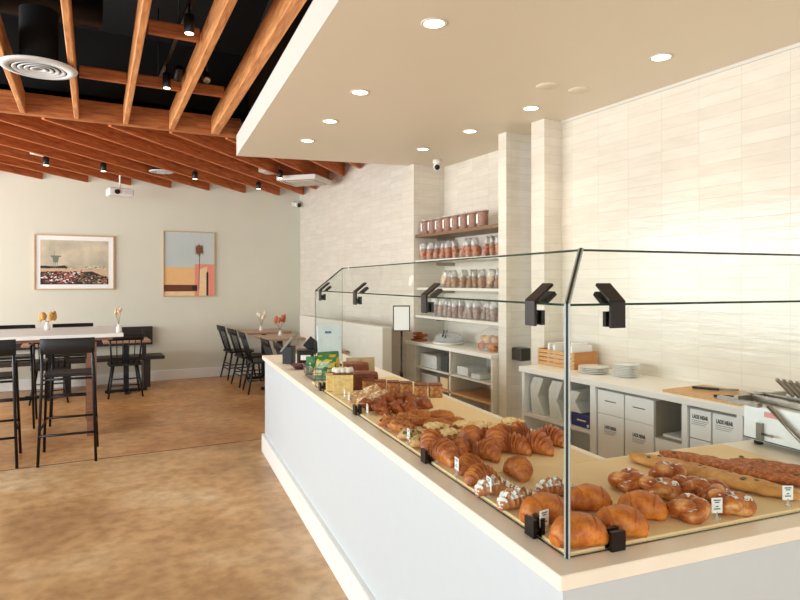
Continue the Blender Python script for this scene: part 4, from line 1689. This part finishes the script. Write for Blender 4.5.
# crate, papers, plates, board
t = thing('bamboo_crate', 'slatted bamboo crate of papers on the back worktop', 'crate', (3.63, 3.845, .90))
b = MB()
for i in range(4):
    for xx in (-.13, .122):
        b.box(xx, xx + .008, -.215, .215, .004 + i * .034, .030 + i * .034)
b.done('slatted_side', M_BAMBOO, t)
MB().box(-.122, .122, -.215, -.205, 0, .135).done('end_board', wood('bamboo_dark', (190, 122, 60), (206, 144, 80), .5), t)
MB().box(-.122, .122, .205, .215, 0, .135).done('end_board', MATS['bamboo_dark'], t)
MB().box(-.122, .122, -.205, .205, 0, .008).done('bottom_board', M_BAMBOO, t)
for i, (dy, w_, h_, c) in enumerate(((.12, .20, .175, M_PAPER), (.03, .22, .165, M_PAPER), (-.11, .2, .19, M_PAPER), (-.17, .22, .17, M_PAPER))):
    ob = MB().box(-w_ / 2, w_ / 2, -.012, .012, 0, h_, Matrix.Rotation(.06 * (-1) ** i, 4, 'X')).bevel(.002, 1).done('paper_packet', c)
    put(ob, (3.63, 3.845 + dy, .910))
    tag(ob, ['white paper packet at the far end of the crate', 'white paper packet in the middle of the crate', 'tall white paper packet before the near crate end', 'white paper packet against the near crate board'][i], 'paper', 'paper packets in the bamboo crate')
for i in range(3):
    ob = MB().tube([(0, 0, 0), (.0, -.04 + .02 * i, .2)], .009, 8).done('napkin_roll', mat('napkin_grey', (206, 200, 190), .8))
    put(ob, (3.60 + .025 * i, 3.83, .912))
    tag(ob, ['left grey roll sticking out of the bamboo crate', 'middle grey roll sticking out of the bamboo crate', 'right grey roll sticking out of the bamboo crate'][i], 'roll', 'rolls in the bamboo crate')


def plates(x, y, r, n, dz, group, what):
    pr = MB().lathe([(.001, 0), (r * .6, 0), (r * .66, .003), (r, .013), (r * .99, .016), (r * .64, .006), (.001, .004)], 36).done('plate', M_PORC)
    P = Proto(pr)
    pr['category'] = 'plate'
    ords = ['bottom', 'second', 'third', 'fourth', 'fifth', 'sixth', 'seventh', 'eighth', 'top']
    for i in range(n):
        nm = 'topmost' if i == n - 1 else (ords[i] + (' from below' if i else ''))
        P.place((x, y, .9005 + i * dz), 0, 'white plate, %s in the %s' % (nm, what), group, cat='plate')


plates(3.52, 3.44, .115, 4, .0125, 'wide plates by the crate', 'low wide stack by the crate')
plates(3.60, 3.20, .095, 8, .0115, 'small plates stacked high', 'taller small stack right of the crate')

x, y = 3.52, 2.40
ob = MB().box(-.2, .2, -.26, .26, 0, .012).bevel(.003, 1).done('cutting_board', M_BAMBOO)
put(ob, (x, y, .90))
tag(ob, 'tan wooden cutting board on the right worktop', 'cutting board')


def knife(label, x, y, rz, L, dark=.12):
    t = thing('tongs', label, 'tongs', (x, y, .913), rz, 'metal tongs on the cutting board')
    MB().box(-L * .5, L * .1, -.012, .012, .004, .02).bevel(.004, 1).done('handle', M_BLACKM, t)
    MB().tube([(L * .1, -.006, .012), (L * .4, -.016, .016), (L * .5, 0, .018)], .006, 8).done('arm', M_STEEL, t)
    MB().tube([(L * .1, .006, .012), (L * .4, .016, .016), (L * .5, 0, .018)], .006, 8).done('arm', M_STEEL, t)


knife('dark-handled tongs lying farther back on the cutting board', 3.56, 2.46, R(-62), .26)
knife('dark-handled tongs nearest the slicer on the cutting board', 3.42, 2.24, R(-45), .22)

# ------------------------------------------------------------------ bread slicer on the counter arm
t = thing('bread_slicer', 'white bread slicer with metal rails and blades at the right edge', 'slicer', (*K(1.485, .735), .905), KR)
# local: x to the right, y away; body runs towards the camera
MB().box(0, .42, -.62, 0, .018, .172).bevel(.008, 2).done('housing', mat('slicer_white', (240, 240, 236), .3), t)
for xx in (.03, .38):
    for yy in (-.58, -.05):
        MB().lathe([(.018, 0), (.018, .018)], 12, (xx, yy, 0)).done('foot', M_BLACKM, t)
b = MB()
b.box(-.03, .42, .0, .022, .172, .20)
b.box(-.04, -.012, -.10, .10, .168, .186)
b.done('rear_rail', M_STEEL, t)
MB().box(.05, .075, -.60, .06, .176, .2).done('side_rail', M_STEEL, t)
MB().box(.13, .155, -.60, .06, .176, .2).done('side_rail', M_STEEL, t)
for i in range(14):
    y0 = -.13 - i * .028
    MB().box(-.07, .09, -.005, .005, -.006, .006, Matrix.Translation((.09, y0, .245)) @ Matrix.Rotation(R(38), 4, 'Y')).done('blade', M_STEEL, t)
MB().box(.13, .15, -.54, -.10, .2, .215).done('blade_carrier', M_STEEL, t)
b = MB()
b.tube([(-.015, -.13, .18), (-.02, -.26, .08), (-.02, -.31, .05)], [.010, .010, .014], 10)
b.cbox((-.02, -.32, .045), (.02, .045, .04))
b.done('lever', M_STEEL, t)
b = MB()
b.tube([(-.002, -.365, .045), (-.02, -.365, .045)], .018, 18)
b.done('knob', M_BLACKM, t)
b = MB()
b.box(-.018, .0, -.10, -.075, .03, .10).tube([(-.012, -.10, .055), (-.03, -.16, .06)], .005, 8)
b.done('latch', M_STEEL, t)
MB().box(-.001, .0, -.17, -.10, .128, .15).done('sticker', mat('sticker_pink', (226, 150, 140), .5), t)
b = MB()
b.box(-.001, .0, -.62, 0, .022, .028)
b.done('seam', mat('seam_dark', (70, 88, 84), .5), t)

# ------------------------------------------------------------------ niche shelves
M_SHELFB = wood('brown_shelf', (108, 80, 56), (142, 110, 80), .45, 4)
M_SHELFG = mat('pale_shelf', (226, 222, 210), .35, var=.03)
for z, m, lb, x0 in ((2.13, M_SHELFB, 'brown top wall shelf holding the labelled jars', 3.62), (1.83, M_SHELFG, 'pale wall shelf holding orange cookie bags', 3.62),
                     (1.505, M_SHELFG, 'pale wall shelf holding tan bread bags at glass edge height', 3.64), (1.175, M_SHELFG, 'lowest pale wall shelf holding mauve bread bags', 3.62)):
    t = thing('wall_shelf', lb, 'shelf', (4.03, 5.57, z), 0, 'shelves in the tiled niche')
    MB().box(x0 - 4.03, 0, -.82, .83, 0, .03 if z < 2 else .038).bevel(.002, 1).done('shelf_board', m, t)
    for yy in (-.6, .6):
        MB().box(-.25, 0, yy - .01, yy + .01, -.04, 0).done('bracket', M_STEEL, t)


def make_jar():
    t = thing('jar', '', 'jar')
    MB().lathe([(.001, 0), (.045, 0), (.05, .01), (.052, .13), (.05, .135), (.001, .135)], 20).done('contents', pastry_mat('granola', (196, 126, 66), (140, 74, 34), (76, 36, 16), .6, 60, 1, 120), t)
    MB().lathe([(.052, .0), (.054, .008), (.056, .13), (.056, .14), (.05, .14)], 20).done('jar_wall', clear_mat('jar_glass', (.9, .9, .88), .12), t)
    MB().lathe([(.058, .138), (.059, .152), (.001, .155)], 20).done('lid', mat('lid_clear', (196, 186, 172), .3), t)
    b = MB()
    rs = []
    for k in range(9):
        a = R(150) + R(-38) + R(76) * k / 8
        rs.append([Vector((.0575 * math.cos(a), .0575 * math.sin(a), .03)), Vector((.0575 * math.cos(a), .0575 * math.sin(a), .115)),
                   Vector((.0585 * math.cos(a), .0585 * math.sin(a), .115)), Vector((.0585 * math.cos(a), .0585 * math.sin(a), .03))])
    b.rings(rs, smooth=False)
    b.done('jar_label', M_PAPER, t)
    return t


JAR = Proto(make_jar())
g = 'labelled granola jars on the top shelf'
jl = ['leftmost', 'second from the left', 'third from the left', 'fourth from the left', 'fifth from the left', 'sixth from the left', 'seventh from the left', 'rightmost, closest to the pier']
for i in range(8):
    JAR.place((3.70, 6.28 - i * .163, 2.168), 0, 'granola jar with white label on the top shelf, ' + jl[i], g, 1.12)


def make_bag(nm, cmat, w_=.135, h_=.205, th=.028, cr=.064):
    t = thing('bread_bag', '', 'bag')
    b = MB()
    rs = []
    for j in range(13):
        v_ = j / 12
        k = max(.12, math.sin(PI * min(1, .18 + v_ * .84)) ** .5)
        wv = w_ / 2 * (1 - .25 * v_ ** 2)
        rs.append([Vector((math.copysign(abs(math.cos(a)) ** .7, math.cos(a)) * wv, math.sin(a) * th * k + .004 * noise.noise(Vector((a, v_ * 5, w_))), h_ * v_)) for a in [2 * PI * q / 18 for q in range(18)]])
    b.rings(rs)
    b.done('wrapper', M_BAGF, t)
    rs = []
    for j in range(4):
        v_ = .66 + .36 * j / 3
        k = max(.10, math.sin(PI * min(1, .18 + v_ * .84)) ** .5)
        rs.append([Vector((math.cos(a) * w_ * .42 * (1 - .2 * v_), math.sin(a) * th * k + .006 * math.sin(a * 3 + j), h_ * v_)) for a in [2 * PI * q / 14 for q in range(14)]])
    MB().rings(rs).done('folded_top', M_PAPER, t)
    MB().blob((0, 0, .070), (cr, .029, cr * 1.05), 18, 12, .01, 40, 3).done('contents', cmat, t)
    return t


P_ORC = pastry_mat('orange_cookie', (220, 150, 90), (186, 102, 48), (124, 60, 28), .6, 40, .8)
P_TAN = pastry_mat('tan_bread', (206, 160, 108), (178, 126, 78), (130, 84, 48), .7, 40, .8)
P_MAU = pastry_mat('mauve_bread', (190, 164, 150), (160, 130, 118), (116, 90, 82), .7, 40, .8)
cnt = ['first from the left', 'second from the left', 'third from the left', 'fourth from the left', 'fifth from the left', 'sixth from the left', 'seventh from the left', 'eighth from the left', 'ninth from the left',
       'tenth from the left', 'eleventh from the left', 'twelfth from the left', 'thirteenth from the left', 'fourteenth from the left']
for (z, n, v0, v1, cm, word, u_, s_, lean) in ((1.86, 12, 6.32, 4.84, P_ORC, 'clear bag of orange-brown cookies on the second shelf', 3.72, 1.0, .15),
                                               (1.535, 10, 5.95, 4.82, P_TAN, 'clear bag of tan bread slices on the third shelf', 3.76, .95, .1),
                                               (1.205, 13, 6.05, 4.82, P_MAU, 'clear bag of mauve-brown bread on the lowest shelf', 3.72, 1.0, .12)):
    P = Proto(make_bag('b', cm))
    for i in range(n):
        v = v0 + (v1 - v0) * i / (n - 1)
        o = P.place((u_, v, z), R(-20 + (i * 37 % 23) - 11), word + ', ' + (cnt[i] if i < n - 1 else 'the last one by the pier'), word.replace('clear bag', 'clear bags'), s_)
        o.rotation_euler = (lean * math.sin(i * 2.3), .22 * math.sin(i * 1.7 + z * 9), R(5 + (i * 37 % 31) - 15))

# unit under the niche shelves
t = thing('base_cabinet', 'white open unit with shelves below the niche', 'cabinet', (3.53, 5.6, 0))
MB().box(-.01, .5, -.85, .88, .86, .90).bevel(.003, 1).done('unit_top', M_WTOP, t)
for v0, v1 in ((-.85, -.82), (-.10, -.075), (.66, .88)):
    MB().box(.01, .5, v0, v1, 0, .86).done('side_panel', mat('panel_cream', (232, 226, 212), .5), t)
for z in (.60, .41):
    MB().box(.01, .49, -.82, .66, z, z + .02).done('shelf', M_SHELFG if z > .5 else M_BAMBOO, t)
MB().box(.48, .5, -.82, .66, 0, .86).done('back_panel', MATS['panel_cream'], t)
MB().box(.01, .5, -.82, .66, .0, .1).done('plinth', MATS['panel_cream'], t)


def tub(label, x, y, z, sx, sy, sz, m, lidm=None):
    t = thing('storage_tub', label, 'tub', (x, y, z), 0, 'tubs under the niche')
    b = MB()
    b.box(-sx / 2, sx / 2, -sy / 2, sy / 2, 0, sz).bevel(.01, 2)
    b.done('tub_body', m, t)
    if lidm:
        MB().box(-sx / 2 - .006, sx / 2 + .006, -sy / 2 - .006, sy / 2 + .006, sz, sz + .012).bevel(.003, 1).done('lid', lidm, t)


M_TUB = mat('tub_white', (226, 230, 226), .4)
tub('large white plastic tub in the upper left bay below the niche', 3.72, 6.02, .62, .30, .36, .14, M_TUB, MATS['napkin_grey'])
tub('small dark tub in the upper left bay beside the white tub', 3.70, 5.68, .62, .26, .14, .17, mat('tub_dark', (70, 72, 68), .4), M_STEEL)
tub('pale low tub in the lower left bay', 3.72, 6.0, .43, .30, .36, .10, MATS['napkin_grey'], M_TUB)
tub('brown low box in the lower left bay', 3.70, 5.68, .43, .26, .16, .12, M_KRAFT)
tub('white box at the left of the upper right bay', 3.72, 5.35, .62, .26, .2, .09, M_TUB)
tub('small white box at the middle of the upper right bay', 3.66, 5.08, .62, .18, .16, .05, M_TUB)

# things on the unit top
WF2 = Proto(single('waffle', 'waffle', lump(.07, .035, .018, .008, 40, 3), P_DARK))
for i, (dx, dy, dz, a) in enumerate(((0, 0, 0, 0), (.01, -.11, 0, 20), (.0, -.04, .03, -30), (.02, -.09, .055, 15), (-.01, -.03, .075, 40))):
    WF2.place((3.60 + dx, 6.33 + dy, .901 + dz), R(-30 + a), 'reddish brown baked piece, ' + ['left at the bottom of the pile', 'right at the bottom of the pile', 'left in the middle of the pile', 'right in the middle of the pile', 'on top of the pile'][i] + ' by the sign',
              'pile of baked pieces below the niche')
t = thing('pastry_dish', 'clear covered dish with dark tongs on the niche unit', 'dish', (3.75, 5.86, .90))
MB().lathe([(.001, 0), (.17, 0), (.19, .02), (.185, .022), (.001, .006)], 32).done('dish_base', M_PORC, t)
MB().lathe([(.17, .022), (.165, .08), (.12, .12), (.02, .13), (.001, .13)], 32).done('dome', M_PLASTIC, t)
MB().tube([(-.17, -.14, .1), (.0, .1, .14)], .008, 8).tube([(-.15, -.16, .085), (.03, .08, .14)], .007, 8).done('tongs', M_BLACKM, t)
t = thing('bread_bag', 'big clear bag of yellow rolls at the right end of the niche unit', 'bag', (3.74, 5.02, .90))
MB().blob((0, 0, .10), (.15, .19, .125), 24, 14, .04, 12, 5, flat=0).done('wrapper', M_BAGF, t)
for i in range(8):
    MB().blob((-.05 + .05 * (i % 3) - .02, -.1 + .033 * i - .01, .05 + .07 * (i % 2)), (.045, .05, .038), 14, 9, .006, 30, i).done('bread_roll', P_PALE if i % 2 else P_SCONE, t)

# dark appliance glimpsed between the piers
t = thing('handwash_dispenser', 'dark wall dispenser between the two tile piers', 'dispenser', (3.72, 4.548, .86))
MB().box(-.06, .06, -.07, .07, 0, .12).bevel(.01, 2).done('dispenser_body', mat('disp_dark', (70, 66, 60), .3, .5), t)
